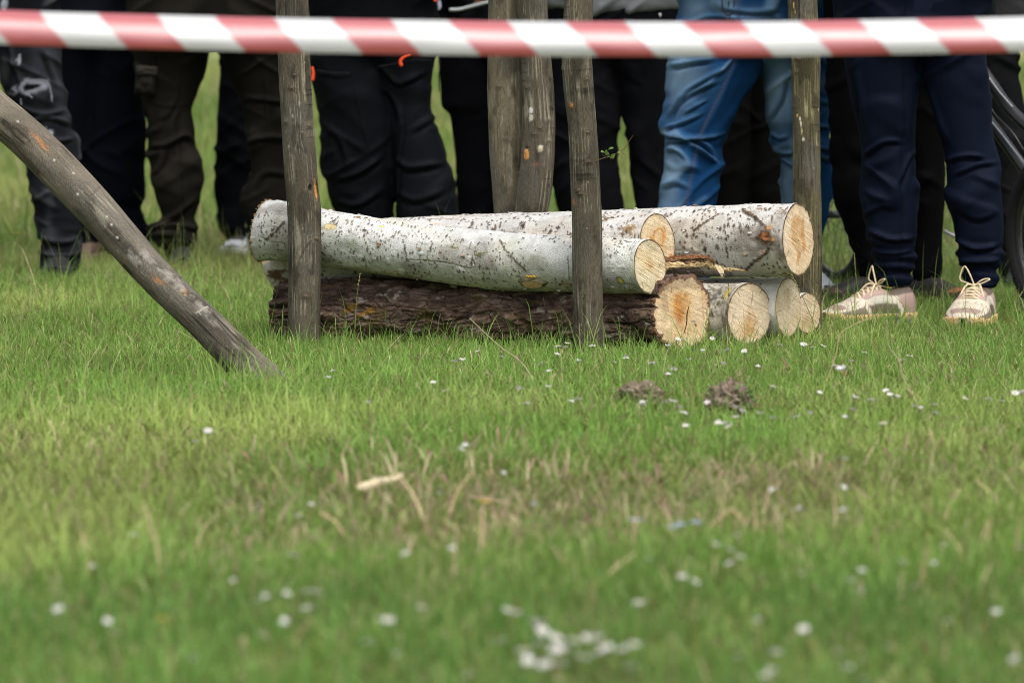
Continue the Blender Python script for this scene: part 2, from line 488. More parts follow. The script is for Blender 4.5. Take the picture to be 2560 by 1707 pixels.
def log(name, pts, Y0, seed, label, step=.0026, nv=230, lump=.025, group='logs in the pile between the stakes'):
    C = [at(x, y, line_Y(Y0, x)) for x, y, r in pts]; r = [q[2] / pm(line_Y(Y0, q[0])) for q in pts]
    m = np.mean(C, axis=0)
    root = thing(name, (m[0], m[1], max(0., min(c[2] - rr for c, rr in zip(C, r)))), label, 'log', group)
    S = Surf(C, r, step, nv, seed, lump, 41); S.root = root; S.updir = 1
    return S

LEFTN = np.array([-math.cos(TH), math.sin(TH), 0])
# ---- front birch log on top
S = log('birch_log', [(662, 576, 75), (720, 577, 73), (802, 592, 69.5), (915, 611, 69), (1028, 626, 69), (1150, 641, 71), (1273, 655, 73), (1434, 660, 70.5), (1560, 664, 69), (1625, 667, 68)], 10.59, 21,
        'smooth white birch log on top of the pile, pressed against both front stakes')
paint_birch(S, 21, 2700, .85, .5, .5, (.54, .545, .525))
scar = (.085, .06, .04)
S.line([(665, 598), (690, 580), (716, 552)], .004, scar, .9, .0012)
S.line([(655, 590), (680, 602), (715, 608)], .0012, (.15, .12, .08), .7)
S.line([(1252, 597), (1262, 622), (1290, 650), (1318, 680)], .0032, scar, .85, .001)
S.line([(1012, 612), (1018, 646), (1016, 650)], .0028, scar, .8, .0006)
S.line([(1018, 648), (1060, 650), (1110, 655), (1180, 670)], .0011, (.10, .10, .04), .85, -.0006)
S.line([(1421, 640), (1424, 675), (1426, 700)], .0022, scar, .7)
S.line([(850, 540), (838, 552), (834, 575)], .0028, scar, .8, .0006)
for px, py, w, h in ((1078, 624, .003, .008), (1075, 618, .002, .004), (990, 582, .003, .007), (1130, 618, .007, .003), (1200, 635, .012, .007), (1295, 690, .008, .004), (911, 642, .003, .005)):
    i, j = S.feat(px, py); S.spot(i, j, w, h, (.07, .065, .03), .85, .0008, 1.6, rag=.7)
for px, py in ((1137, 618), (1210, 632), (1190, 637)):
    i, j = S.feat(px, py); S.spot(i, j, .009, .0035, (.16, .15, .03), .85, .0012, 1.5, rag=.8)
for px, py, hu, hv, c in ((826, 566, .017, .008, (.62, .50, .27)), (955, 567, .009, .0028, (.50, .44, .12))):
    i, j = S.feat(px, py); S.spot(i, j, hu * 1.15, hv * 1.3, (.22, .24, .07), .9, 0, 3, soft=.2, rag=.2); S.spot(i, j, hu, hv, c, 1, -.001, 3.5, soft=.15, rag=.15)
i, j = S.feat(870, 612); S.spot(i, j, .045, .022, (.20, .23, .17), .75, 0, 2, soft=.8, rag=.6)          # algae bruise by the stake
i, j = S.feat(1552, 702); S.spot(i, j, .013, .013, (.045, .06, .03), .95, .0004, 2, rag=.5); S.spot(i, j, .008, .009, (.45, .40, .06), 1, -.0006, 2, rag=.5)
for px, py, hu, hv in ((1200, 700, .05, .010), (1500, 640, .03, .02), (1330, 660, .03, .03), (1230, 660, .02, .03)):
    i, j = S.feat(px, py); S.spot(i, j, hu, hv, (.16, .14, .10), .45, 0, 2, soft=.9, rag=.9)
S.shear(tip(.61, .06), True); S.shear(LEFTN + [0, 0, .15], False)
S.mesh('bark', M['birch'], S.root, curls(S, 150, S.seed + 40))
S.face('cut_face', True, S.root, wood((.76, .65, .45), seed=3, stains=[(.02, .08, .34, .26, (.48, .28, .12), .65, 0), (.05, .08, .22, .10, (.40, .20, .08), .5, 0), (.3, .8, .8, .3, (.30, .26, .17), .55, 0), (-.1, -.8, .7, .22, (.36, .32, .18), .4, 0)]), tip(.61, .06), .004, (.13, .10, .05))
S.face('cut_face', False, S.root, wood(seed=4), LEFTN, .004)
FRONT = S
mb = MB()                                                      # frayed fibres round the left cut
V0 = S.verts()[0]; c0 = S.C[0]
for k in range(190):
    j = random.randrange(S.nv); p = V0[j]; d = (p - c0) / np.linalg.norm(p - c0)
    q = p + LEFTN * random.uniform(.002, .007) + d * random.uniform(.0, .005) + rng.normal(0, .0015, 3)
    mb.tube([p - LEFTN * .002 + rng.normal(0, .001, 3), (p + q) / 2, q], [.0011, .0009, .0003], 4, np.array([.45, .32, .18]) * random.uniform(.5, 1.1))
mb.build('frayed_rim', M['cut'], S.root)
def branch_stub(S, px, py, rx, ry, out, cols, bark, tilt=.3):
    """sawn-off branch: a short collar and its pale cut"""
    i, j = S.feat(px, py); P = S.verts(); p = P[i, j]
    n = S.cx[i, j] * S.A[i] + S.cy[i, j] * S.B[i]
    a = S.T[i]; b = np.cross(n, a)
    n2 = n + tilt * np.array([0, -.6, -.2]); n2 /= np.linalg.norm(n2)
    th = np.arange(36) / 36 * 6.283
    rings, cc = [], []
    for t, g in ((-.006, 1.45), (0, 1.35), (.4 * out, 1.12), (.8 * out, 1.03), (out, 1.0), (out, .9)):
        w = 1 + .07 * np.sin(th * 3 + 1) + .05 * np.sin(th * 7)
        rings.append(p + n2 * t + g * w[:, None] * (np.cos(th)[:, None] * a * rx + np.sin(th)[:, None] * b * ry))
        cc.append(np.tile(np.asarray(bark) * (.7 + .6 * rng.random((36, 1))), (1, 1)) * np.ones((36, 3)) if t < out or g >= 1 else np.ones((36, 3)) * np.asarray(bark) * .8)
    kn = MB(); kn.add(np.vstack(rings), grid_quads(6, 36), None, np.vstack(cc))
    k = kn.build('branch_stub', M['birch'], S.root)
    rr = np.r_[0.02, np.linspace(.1, .93, 12)]
    x = rr[:, None] * np.cos(th); y = rr[:, None] * np.sin(th)
    V = p + n2 * (out + .0006) + x[..., None] * a * rx * w[None, :, None] + y[..., None] * b * ry * w[None, :, None]
    col = wood(cols, seed=int(px), rings=9)(x, y, rr[:, None] + 0 * x, np.arctan2(y, x))
    f = mesh_np('stub_cut', V.reshape(-1, 3), grid_quads(13, 36), None, col.reshape(-1, 3), True, M['cut'])
    o = link('stub_cut', f, k)
branch_stub(S, 1331, 707, .033, .0145, .008, (.58, .42, .22), (.12, .11, .06), .55)
i, j = S.feat(1331, 690); S.spot(i, j, .02, .005, (.5, .28, .03), .9, 0, 2, rag=.6)
mb = MB()
i, j = S.feat(1331, 692); p = S.verts()[i, j]
for k in range(5): mb.tube([p + [-.018 + .009 * k, -.002, .002], p + [-.014 + .009 * k, -.006, -.001 + .003 * random.random()], p + [-.008 + .009 * k, -.005, -.004]], [.002, .003, .001], 5, (.55, .33, .05))
mb.build('torn_bark', M['cut'], S.root)
branch_stub(S, 1134, 713, .010, .006, .010, (.30, .20, .12), (.10, .09, .05), .5)
branch_stub(S, 1417, 710, .012, .004, .004, (.5, .36, .18), (.12, .11, .05), .4)

# ---- second birch log, behind the front one
S = log('birch_log', [(690, 664, 70), (760, 655, 71), (850, 641, 73), (1000, 622, 75), (1150, 617, 77), (1300, 616, 77), (1450, 613, 76), (1560, 610, 76), (1644, 610, 76)], 10.75, 22,
        'birch log with orange-streaked oval end, half hidden behind the front birch log')
paint_birch(S, 22, 1500, 1.3, .2, .42, (.52, .51, .49))
S.line([(1524, 545), (1500, 556), (1490, 566)], .004, (.16, .10, .06), .9, .002)
S.line([(1060, 548), (1100, 547), (1150, 549)], .0025, (.2, .14, .08), .7, .0006)
for px, py in ((1588, 568), (1578, 578), (1563, 570)):
    i, j = S.feat(px, py); S.spot(i, j, .012, .012, (.25, .15, .06), .8, .003, 2, rag=.8)
i, j = S.feat(1090, 560); S.spot(i, j, .008, .004, (.5, .3, .12), .9, .0006, 2, rag=.5)
i, j = S.feat(690, 690); S.spot(i, j, .03, .022, (.09, .05, .02), .95, -.002, 2, rag=.9)
i, j = S.feat(715, 705); S.spot(i, j, .03, .018, (.12, .075, .03), .8, -.001, 2, rag=.9)
i, j = S.feat(655, 648); S.spot(i, j, .022, .013, (.62, .47, .28), 1, -.002, 2.4, soft=.2, rag=.3)
S.shear(tip(.60, .08), True); S.shear(LEFTN + [0, 0, -.3], False)
S.mesh('bark', M['birch'], S.root, curls(S, 150, S.seed + 40))
S.face('cut_face', True, S.root, wood((.74, .61, .42), seed=13, stains=[(.22, -.05, .40, .55, (.52, .32, .13), .7, 0), (.08, .22, .36, .30, (.50, .22, .04), .85, .22), (.40, .30, .14, .38, (.50, .22, .04), .7, 0), (.72, -.45, .14, .13, (.50, .16, .01), .9, 0)]), tip(.60, .08), .004, (.14, .10, .06))
S.face('cut_face', False, S.root, wood(seed=14), LEFTN, .004)
mb = MB(); V0 = S.verts()[0]
for k in range(110):
    p = V0[random.randrange(S.nv)]
    mb.tube([p, p + LEFTN * random.uniform(.002, .006) + rng.normal(0, .0015, 3)], [.001, .0003], 4, np.array([.42, .3, .17]) * random.uniform(.5, 1.1))
mb.build('frayed_rim', M['cut'], S.root)

# ---- big birch log at the back right
S = log('birch_log', [(930, 625, 78), (1200, 618, 82), (1450, 612, 84), (1700, 605, 87), (1850, 602, 89), (1940, 601, 90), (1996, 600, 90)], 10.97, 23,
        'thickest birch log, with a dark chevron scar and orange knot, at the back right', nv=250)
paint_birch(S, 23, 3000, 1.15, .12, .75, (.49, .48, .46))
sc2 = (.07, .045, .03)
S.line([(1735, 575), (1765, 555), (1800, 533)], .0035, sc2, .85, .0014)
S.line([(1858, 524), (1890, 545), (1915, 566), (1930, 580)], .0065, sc2, .95, .0025)
S.line([(1935, 605), (1918, 630), (1885, 652), (1858, 680)], .0050, sc2, .95, .002)
i, j = S.feat(1917, 594)
for k in range(26):                                             # bark whorls round the knot
    a = k / 26 * 6.283
    for rad in (.024, .032, .040):
        S.spot(int(i + rad * math.cos(a) / (S.u[1] - S.u[0])), int(j + rad * .9 * math.sin(a) / (S.r[i] * 6.283 / S.nv)) % S.nv, .004, .0016, (.20, .17, .14), .4, -.0005, 2, rag=.4)
S.spot(i, j, .030, .027, (.13, .095, .07), .8, .009, 2, soft=.9, rag=.5)
S.spot(i, j, .021, .020, (.06, .038, .025), .9, .003, 2, soft=.4, rag=.5)
S.spot(i, j, .0145, .0135, (.30, .11, .035), .95, -.003, 2, rag=.4)
S.spot(i + 1, j, .008, .005, (.09, .03, .012), .8, -.003, 2, rag=.6)
for px, py in ((1926, 566), (1936, 600), (1921, 573), (1905, 629)):
    a, b = S.feat(px, py); S.spot(a, b, .005, .004, (.50, .2, .04), .95, .001, 2, rag=.6)
for px, py in ((1700, 560), (1880, 530), (1960, 530), (1990, 640), (1800, 680)):
    a, b = S.feat(px, py); S.spot(a, b, .03, .02, (.2, .15, .1), .5, 0, 2, soft=.9, rag=.9)
S.shear(tip(.5, .05), True); S.shear(LEFTN, False)
S.mesh('bark', M['birch'], S.root, curls(S, 150, S.seed + 40))
S.face('cut_face', True, S.root, wood((.76, .61, .43), seed=23, rings=34, stains=[(-.02, .12, .46, .56, (.50, .31, .14), 1.1, 0), (.02, .08, .44, .52, (.48, .22, .06), .55, .12), (.30, .02, .13, .42, (.50, .22, .05), .9, 0), (.0, -.40, .14, .12, (.46, .2, .05), .8, 0), (-.05, -.58, .07, .16, (.46, .2, .06), .7, 0)]), tip(.5, .05), .005, (.10, .07, .045))
S.face('cut_face', False, S.root, wood(seed=24), LEFTN, .004)
# ---- bark-covered pine log on the ground in front
def voro(S, cell_u, cell_v, seed, warp=.012):
    r = np.random.default_rng(seed)
    circ = S.R0 * 6.283; nvv = max(4, round(circ / cell_v)); nuu = max(3, round(S.u[-1] / cell_u) + 1)
    cu = circ / nvv
    x = (S.U + warp * (fbm(S.nx * 18, S.ny * 18, S.U * 12, seed, 3) - .5) * 2) / cell_u
    y = (S.TH * S.R0 + warp * .8 * (fbm(S.nx * 18 + 7, S.ny * 18, S.U * 12, seed + 1, 3) - .5) * 2) / cu
    J = r.random((nuu + 6, nvv, 3))
    fx, fy = np.floor(x).astype(int), np.floor(y).astype(int)
    f1 = np.full(x.shape, 9.); f2 = f1.copy(); idv = np.zeros(x.shape)
    for a in (-1, 0, 1):
        for b in (-1, 0, 1):
            cx, cy = np.clip(fx + a + 2, 0, nuu + 5), (fy + b) % nvv
            j = J[cx, cy]
            d = np.hypot(fx + a + .15 + .7 * j[..., 0] - x, fy + b + .15 + .7 * j[..., 1] - y)
            n1 = d < f1
            f2 = np.where(n1, f1, np.minimum(f2, d)); idv = np.where(n1, j[..., 2], idv); f1 = np.where(n1, d, f1)
    return f2 - f1, idv
S = log('pine_log', [(705, 777, 76), (780, 778, 77), (950, 780, 80), (1150, 782, 83), (1350, 784, 87), (1550, 785, 92), (1650, 785, 95), (1707, 784, 95)], 10.68, 31,
        'dark pine log in thick brown furrowed bark lying in the grass at the front', nv=250, lump=.035)
nx, ny, U = S.nx, S.ny, S.U
w1 = (fbm(nx * 22, ny * 22, U * 14, 61, 3) - .5); w2 = (fbm(nx * 22 + 9, ny * 22, U * 14, 62, 3) - .5)
ax_, ay_, uu = nx + .022 * w1, ny + .022 * w2, U + .05 * w2
e1, id1 = voro(S, .085, .024, 5, .03)
big = ridge(ax_ * 26, ay_ * 26, uu * 5.5, 63); mid = ridge(ax_ * 58, ay_ * 58, uu * 15, 64)
fur = 1 - sst(.80, .97, big) * sst(.25, .5, fbm(nx * 12, ny * 12, U * 9, 65, 2)) ; fur = fur * (.55 + .45 * sst(0, .16, e1))
fin = 1 - sst(.72, .97, mid)
n1 = fbm(nx * 60, ny * 60, U * 22, 41, 4)
lay = np.floor(fbm(ax_ * 30, ay_ * 30, uu * 11, 42, 4) * 13) / 13            # flaking in shallow steps
S.disp += .012 * (fur - 1) + .0035 * (fin - .5) + .030 * (lay - .5) + .006 * (n1 - .5) + .008 * (fbm(nx * 16, ny * 16, U * 5, 66, 2) - .5)
t_ = sst(.35, .65, fbm(ax_ * 24, ay_ * 24, uu * 8, 67, 3))[..., None]
plate = np.array([.085, .058, .046]) * (1 - t_) + np.array([.155, .100, .078]) * t_
c = plate * (.40 + 1.2 * n1)[..., None] * (.75 + .5 * ((lay * 13) % 3 / 2))[..., None]
pk = sst(.58, .70, fbm(ax_ * 34, ay_ * 34, uu * 13, 43, 4))[..., None] * fur[..., None]
c = c * (1 - .55 * pk) + np.array([.25, .175, .145]) * .55 * pk
wt = sst(.68, .76, fbm(ax_ * 60 + 4, ay_ * 60, uu * 20, 44, 3))[..., None] * fur[..., None]
c = c * (1 - .75 * wt) + np.array([.38, .32, .29]) * .75 * wt
c = c * (.45 + .55 * fur)[..., None] * (.8 + .2 * fin)[..., None]
ms = sst(.62, .74, fbm(nx * 20 + 2, ny * 20, U * 12, 45, 3) - .06 * S.cy)[..., None]
c = c * (1 - .4 * ms) + np.array([.13, .10, .03]) * .4 * ms
S.col[:] = c
for px, py in ((905, 785), (925, 782), (880, 770), (870, 778), (920, 776)):
    i, j = S.feat(px, py); S.spot(i, j, .018, .006, (.30, .16, .02), .8, .002, 2, rag=.8, rot=.4)
S.shear(tip(.77, .04), True); S.shear(LEFTN, False)
S.face('cut_face', True, S.root, wood((.72, .55, .35), seed=33, rings=30, saw=.9, stains=[(-.10, .18, .46, .60, (.52, .29, .09), 1., 0), (-.14, .10, .24, .55, (.40, .16, .035), 1., 0), (-.1, .80, .75, .26, (.20, .14, .08), .7, 0), (-.62, .35, .16, .6, (.26, .19, .11), .6, 0), (.45, -.32, .05, .05, (.03, .02, .012), 1, 0), (.35, -.22, .1, .03, (.06, .04, .02), .8, 0), (.72, .1, .04, .5, (.36, .24, .12), .5, 0), (-.3, -.75, .05, .04, (.05, .035, .02), .8, 0), (.1, .5, .06, .05, (.12, .08, .04), .6, 0)]), tip(.77, .04), .010, (.17, .10, .065), K=60)
S.face('cut_face', False, S.root, wood(seed=34), LEFTN, .01)
# drying crack in the pine end
cf = S.C[-1]; nrm = tip(.77, .04); nrm /= np.linalg.norm(nrm); rt = np.array([-nrm[1], nrm[0], 0]); rt /= np.linalg.norm(rt); rt = rt if rt[0] > 0 else -rt
mb = MB(); upv = np.array([0, 0, 1.])
pts = [cf + rt * x * S.r[-1] + upv * z * S.r[-1] + nrm * .0012 for x, z in ((.22, .22), (.14, -.02), (.13, -.2), (.05, -.45), (-.06, -.68), (-.14, -.92))]
mb.tube(curve(pts, 20), np.r_[.0004, np.linspace(.0011, .0022, 10), np.linspace(.0022, .0008, 9)], 5, (.03, .02, .014), flat=.4)
mb.build('drying_crack', M['cut'], S.root)
# loose bark flakes round the pine end rim
mb = MB(); Vr = S.verts()
for k in range(46):
    j = random.randrange(S.nv); i = S.nu - 1 - random.randrange(1, 14); p = Vr[i, j]; d = (p - S.C[i]); d /= np.linalg.norm(d)
    a = S.T[i]; b = np.cross(d, a); p = p - d * .002; w, l = random.uniform(.003, .008), random.uniform(.004, .012); tilt_ = random.uniform(0, .5)
    q = [p - b * w - a * l + d * .001, p + b * w - a * l * .8 + d * .001, p + b * w * .7 + a * l + d * (.002 + tilt_ * l), p - b * w * .8 + a * l * .9 + d * (.001 + tilt_ * l)]
    q = np.array(q); V = np.vstack([q, q + d * .0022])
    mb.add(V, [[0, 1, 2, 3], [7, 6, 5, 4], [0, 4, 5, 1], [1, 5, 6, 2], [2, 6, 7, 3], [3, 7, 4, 0]], None, np.array([.20, .11, .07]) * random.uniform(.5, 1.4))
mb.Q0 = [np.array([[0, 1, 2, 3], [7, 6, 5, 4], [0, 4, 5, 1], [1, 5, 6, 2], [2, 6, 7, 3], [3, 7, 4, 0]])] * len(mb.V)
S.mesh('bark', M['pine'], S.root, mb)

# ---- bottom row behind the pine log
def low_log(pts, Y0, seed, label, ratio, face, tone, n_len, grime, green, size=1.):
    S = log('birch_log', pts, Y0, seed, label, step=.0038, nv=170)
    paint_birch(S, seed, n_len, size, green, grime, tone)
    S.shear(tip(ratio, .03), True); S.shear(LEFTN, False)
    return S, face, ratio
def low_done(S, face, ratio, bark=.004):
    S.mesh('bark', M['birch'], S.root, curls(S, 150, S.seed + 40)); S.face('cut_face', True, S.root, face, tip(ratio, .03), bark, (.15, .10, .06)); S.face('cut_face', False, S.root, wood(seed=S.seed + 1), LEFTN, .004)
a = low_log([(760, 765, 66), (1100, 776, 70), (1500, 785, 75), (1780, 786, 78), (1873, 786, 78)], 10.87, 51, 'mossy bottom-row birch log with a large orange heart, right beside the pine log end', .70,
            wood((.74, .60, .43), seed=51, rings=30, stains=[(.0, -.38, .46, .55, (.46, .26, .10), .85, 0), (.0, -.55, .3, .3, (.50, .25, .07), .4, 0)]), (.46, .44, .39), 300, .8, .5)
S = a[0]
for k in range(260):
    i, j = S.feat(random.uniform(1735, 1850), random.uniform(704, 790)); S.spot(i, j, random.uniform(.002, .007), random.uniform(.003, .010), [(.05, .04, .03), (.12, .11, .06), (.20, .18, .14), (.30, .28, .24)][random.randrange(4)], .8, random.uniform(-.001, .002), 2, rag=.8)
i, j = S.feat(1825, 730); S.spot(i, j, .012, .03, (.34, .27, .06), .85, .0006, 2, rag=.6)
low_done(*a)
a = low_log([(860, 760, 66), (1300, 766, 70), (1700, 768, 73), (1900, 768, 75), (1971, 768, 75)], 11.045, 52, 'pale birch log with a narrow upright oval end, third in the bottom row', .49,
            wood((.76, .63, .45), seed=52, rings=26, stains=[(.0, .1, .3, .3, (.52, .38, .20), .5, 0)]), (.66, .65, .61), 260, .12, .1)
low_done(*a)
a = low_log([(1000, 774, 44), (1500, 780, 48), (1900, 783, 50), (2020, 784, 51)], 11.165, 53, 'thinnest birch log with a small tan end, beside the rear right stake', .66,
            wood((.64, .51, .36), seed=53, rings=16, stains=[(.05, -.3, .4, .5, (.38, .24, .12), .5, 0)]), (.60, .59, .55), 160, .2, .1)
low_done(*a)

# ---- splintered branch wedged between the logs
Yb = 10.74
root = thing('broken_branch', at(1760, 666, Yb), 'splintered branch with torn bark and pale jagged end, wedged between the birch logs', 'branch')
def ribbon(pts, wid, thick, col, seed, n=60, m=9):
    P = curve([at(x, y, Yy) for x, y, Yy in pts], n)
    w = np.interp(np.linspace(0, 1, n), np.linspace(0, 1, len(wid)), wid); t = np.linspace(-1, 1, m)
    top = P[:, None] + (w[:, None] * t[None])[..., None] * np.array([0, .55, .85])
    rg = (fbm(np.arange(n)[:, None] * .22, t[None] * 3, 0, seed, 3) - .5)
    top = top + rg[..., None] * np.array([0, -.014, .010])
    bot = top + np.array([0, .3, -.95]) * thick * (1.1 - t[None, :, None] ** 2)
    V = np.concatenate([top, bot[:, ::-1]], 1)
    c = np.ones((n, 2 * m, 3)) * np.asarray(col) * (.45 + 1.1 * vn(np.arange(n)[:, None] * .8, np.arange(2 * m)[None] * .9, 0, seed + 1))[..., None]
    return V.reshape(-1, 3), grid_quads(n, 2 * m), c.reshape(-1, 3)
mb = MB(); mb.add(*ribbon([(1660, 652, Yb + .02), (1710, 651, Yb), (1752, 649, Yb), (1790, 664, Yb)], [.008, .011, .010, .003], .007, (.20, .12, .075), 61)[:2], None, ribbon([(1660, 652, Yb + .02), (1710, 651, Yb), (1752, 649, Yb), (1790, 664, Yb)], [.008, .011, .010, .003], .007, (.20, .12, .075), 61)[2])
v = ribbon([(1662, 646, Yb + .02), (1712, 643, Yb), (1760, 642, Yb - .01), (1788, 656, Yb - .01)], [.006, .008, .006, .002], .004, (.24, .12, .06), 62); mb.add(v[0], v[1], None, v[2])
mb.build('bark_strip', M['pine'], root)
mb = MB()
v = ribbon([(1655, 664, Yb), (1710, 660, Yb - .004), (1765, 658, Yb - .006), (1800, 670, Yb - .006)], [.008, .007, .006, .004], .010, (.55, .41, .22), 63); mb.add(v[0], v[1], None, v[2])
v = ribbon([(1785, 662, Yb - .006), (1815, 672, Yb - .004), (1840, 673, Yb), (1864, 677, Yb)], [.004, .004, .0035, .002], .004, (.55, .42, .22), 64, 40); mb.add(v[0], v[1], None, v[2])
for k in range(7):
    mb.tube(curve([at(1788 + k * 2, 664 + k * .6, Yb - .008), at(1797 + k * 2, 680, Yb - .012), at(1806 + rng.normal(0, 3), 690 + rng.normal(0, 5), Yb - .014)], 8), np.linspace(.0022, .0005, 8), 5, (.66, .56, .38))
mb.build('split_wood', M['cut'], root)

# ================================================================= stakes
G = 'wooden stakes holding the log pile'
S = stake('wooden_stake', [(900, 720, 800), (860, 720, 800), (760, 720.5, 801), (660, 721, 802), (570, 719.5, 803), (523, 718, 803), (480, 715, 797), (400, 709, 791), (306, 703, 784), (220, 699, 779), (138, 695, 775), (0, 689, 771), (-200, 686, 768), (-520, 690, 762)], 10.90 - .0, 71,
          'grey stake before the left end of the pile, with an orange chip', G, nv=210)
for p in ((789, 597), (763, 740)): knot(S, *p, w=.013)
for p in ((736, 186), (730, 220), (772, 315), (716, 305)): knot(S, *p, w=.008, brow=False)
S.line([(749, 648), (760, 625), (778, 600)], .002, (.07, .05, .035), .8, -.0005)
S.line([(806 - 20, 597), (800, 610)], .002, (.07, .05, .035), .8)
i, j = S.feat(790, 478); S.spot(i, j, .028, .007, (.50, .24, .07), 1, -.003, 2.4, soft=.3, rag=.4)
i, j = S.feat(776, 470); S.spot(i, j, .012, .007, (.015, .012, .01), 1, -.008, 2); S.spot(i, j, .018, .012, (.12, .09, .06), .4, .003, 2)
S.line([(715, 150), (726, 155), (738, 160)], .0018, (.08, .06, .04), .8); S.line([(718, 222), (730, 225), (744, 231)], .0018, (.08, .06, .04), .8)
for p in ((721, 510), (722, 365), (748, 258), (732, 290)):
    i, j = S.feat(*p); S.spot(i, j, .006, .003, (.40, .40, .36), .6, 0, 2, rag=.8)
finish_stake(S)
S = stake('wooden_stake', [(915, 1438, 1514), (880, 1436, 1511), (800, 1433, 1508), (664, 1431, 1506), (560, 1430, 1505), (480, 1427, 1501), (400, 1424, 1497), (306, 1420, 1491), (220, 1409, 1484), (150, 1404, 1479), (80, 1407, 1481), (0, 1411, 1483), (-200, 1416, 1484), (-520, 1420, 1480)], 10.575, 72,
          'bent grey stake before the right end of the pile, leafy twig on its side', G, nv=200, streak=.9)
for p in ((1467, 197), (1467, 330), (1470, 403), (1447, 477), (1452, 485)): knot(S, *p, w=.009)
i, j = S.feat(1428, 265); S.spot(i, j, .008, .007, (.40, .18, .06), 1, .002, 2, rag=.6)
i, j = S.feat(1434, 506); S.spot(i, j, .010, .006, (.36, .16, .07), .9, 0, 2, rag=.7)
i, j = S.feat(1408, 172); S.spot(i, j, .012, .008, (.10, .075, .05), .8, .005, 2, rag=.4)
i, j = S.feat(1440, 36); S.spot(i, j, .010, .004, (.07, .05, .03), .9, 0, 2, rag=.3)
for p in ((1441, 276), (1465, 271), (1427, 300), (1436, 305), (1432, 430)):
    i, j = S.feat(*p); S.spot(i, j, .006, .0025, (.06, .045, .03), .85, 0, 2, rag=.4)
S.line([(1460, 748), (1459, 742), (1463, 734)], .0012, (.06, .03, .02), .9, .0008)
finish_stake(S); ST2 = S
S = stake('wooden_stake', [(850, 1277, 1348), (700, 1281, 1356), (540, 1287, 1368), (480, 1292, 1379), (400, 1303, 1386), (306, 1306, 1388), (220, 1303, 1384), (150, 1302, 1378), (60, 1294, 1370), (0, 1292, 1369), (-200, 1285, 1358), (-520, 1270, 1340)], 11.37, 73,
          'grey stake behind the middle of the pile, with a white smear and an orange chip', G, nv=190)
for p in ((1335, 335), (1370, 352), (1318, 220), (1350, 320), (1372, 300)): knot(S, *p, w=.008, brow=False)
for px, py, hu, hv, c in ((1326, 277, .010, .008, (.62, .60, .56)), (1327, 294, .013, .008, (.56, .52, .42)), (1351, 372, .011, .009, (.55, .52, .42)), (1351, 374, .005, .004, (.52, .38, .12))):
    i, j = S.feat(px, py); S.spot(i, j, hu, hv, c, .95, .001, 2.4, rag=.35)
i, j = S.feat(1316, 388); S.spot(i, j, .020, .010, (.56, .27, .08), 1, .003, 2.6, soft=.25, rag=.25); i, j = S.feat(1316, 370); S.spot(i, j, .004, .008, (.05, .03, .02), .9, -.003, 2)
S.line([(1312, 376), (1316, 390), (1313, 402)], .0012, (.32, .12, .03), .8)
i, j = S.feat(1340, 410); S.spot(i, j, .012, .02, (.17, .085, .06), .6, 0, 2, soft=.9, rag=.7)
finish_stake(S)
S = stake('wooden_stake', [(830, 1258, 1336), (640, 1243, 1326), (540, 1236, 1322), (480, 1232, 1321), (400, 1224, 1321), (306, 1219.5, 1322), (220, 1218, 1320), (140, 1219, 1318), (60, 1220, 1316), (0, 1221, 1314), (-200, 1224, 1298), (-520, 1228, 1294)], 11.47, 74,
          'brownish stake standing behind and touching the middle stake, partly hidden by it', G, nv=110, step=.004, tone=(.15, .128, .085))
knot(S, 1250, 218, w=.009, brow=False); knot(S, 1262, 348, w=.007, brow=False)
finish_stake(S)
S = stake('wooden_stake', [(870, 1984, 2056), (760, 1983, 2054), (660, 1983, 2055), (511, 1982, 2054), (420, 1981.5, 2052), (306, 1981, 2050), (245, 1980, 2049), (147, 1978, 2051), (60, 1972, 2046), (0, 1969, 2043), (-200, 1962, 2034), (-520, 1955, 2020)], 11.16, 75,
          'olive-brown stake behind the right end of the pile, streaked with white bird dropping', G, nv=200, mossy=.55, pale=(.30, .28, .15))
for p in ((1990, 181), (2044, 366), (1996, 148)): knot(S, *p, w=.007, brow=False)
for px, py, hu, hv, c in ((1993, 289, .006, .004, (.5, .3, .15)), (2000, 297, .007, .0035, (.66, .64, .60)), (2002, 310, .009, .0035, (.62, .58, .46)), (2005, 328, .010, .003, (.46, .38, .20)), (2008, 348, .007, .005, (.48, .46, .38)), (2046, 276, .005, .003, (.45, .26, .10)), (1984, 15, .010, .003, (.62, .42, .12)), (1988, 32, .008, .002, (.6, .42, .15))):
    i, j = S.feat(px, py); S.spot(i, j, hu, hv, c, .95, .001, 2, rag=.5)
S.line([(1996, -30), (1996, 10), (1996, 55)], .0014, (.03, .022, .015), .95, -.002)
S.line([(2010, 440), (2008, 470)], .001, (.05, .04, .03), .7)
finish_stake(S)
# leaning pole at the left
rows = [(-620, -228, 62), (-300, 42, 60), (0, 290, 59.5), (70, 345, 59), (142, 420, 62), (245, 528, 58), (350, 649, 53), (430, 733, 52), (506, 800, 50), (600, 900, 55), (655, 950, 58), (715, 1004, 60)]
Cp = [at(x, y, 9.72 + max(0, (640 - x)) * .00045) for x, y, r in rows]; rp = [r / pm(9.9) * .85 for x, y, r in rows]
root = thing('leaning_pole', on_ground(650, 955), 'long weathered grey pole slanting down from the upper left into the grass', 'wooden pole')
S = Surf(Cp[::-1], rp[::-1], .003, 200, 76, .018, 91); S.updir = 1; S.root = root
paint_pole(S, 76, tone=(.135, .117, .09), pale=(.34, .31, .24), streak=.7)
for px, py in ((183, 433), (194, 485), (268, 543), (279, 563), (294, 594), (136, 402), (45, 304)):
    i, j = S.feat(px, py); S.spot(i, j, .0036, .0036, (.46, .45, .41), .9, .0005, 2, soft=.3)
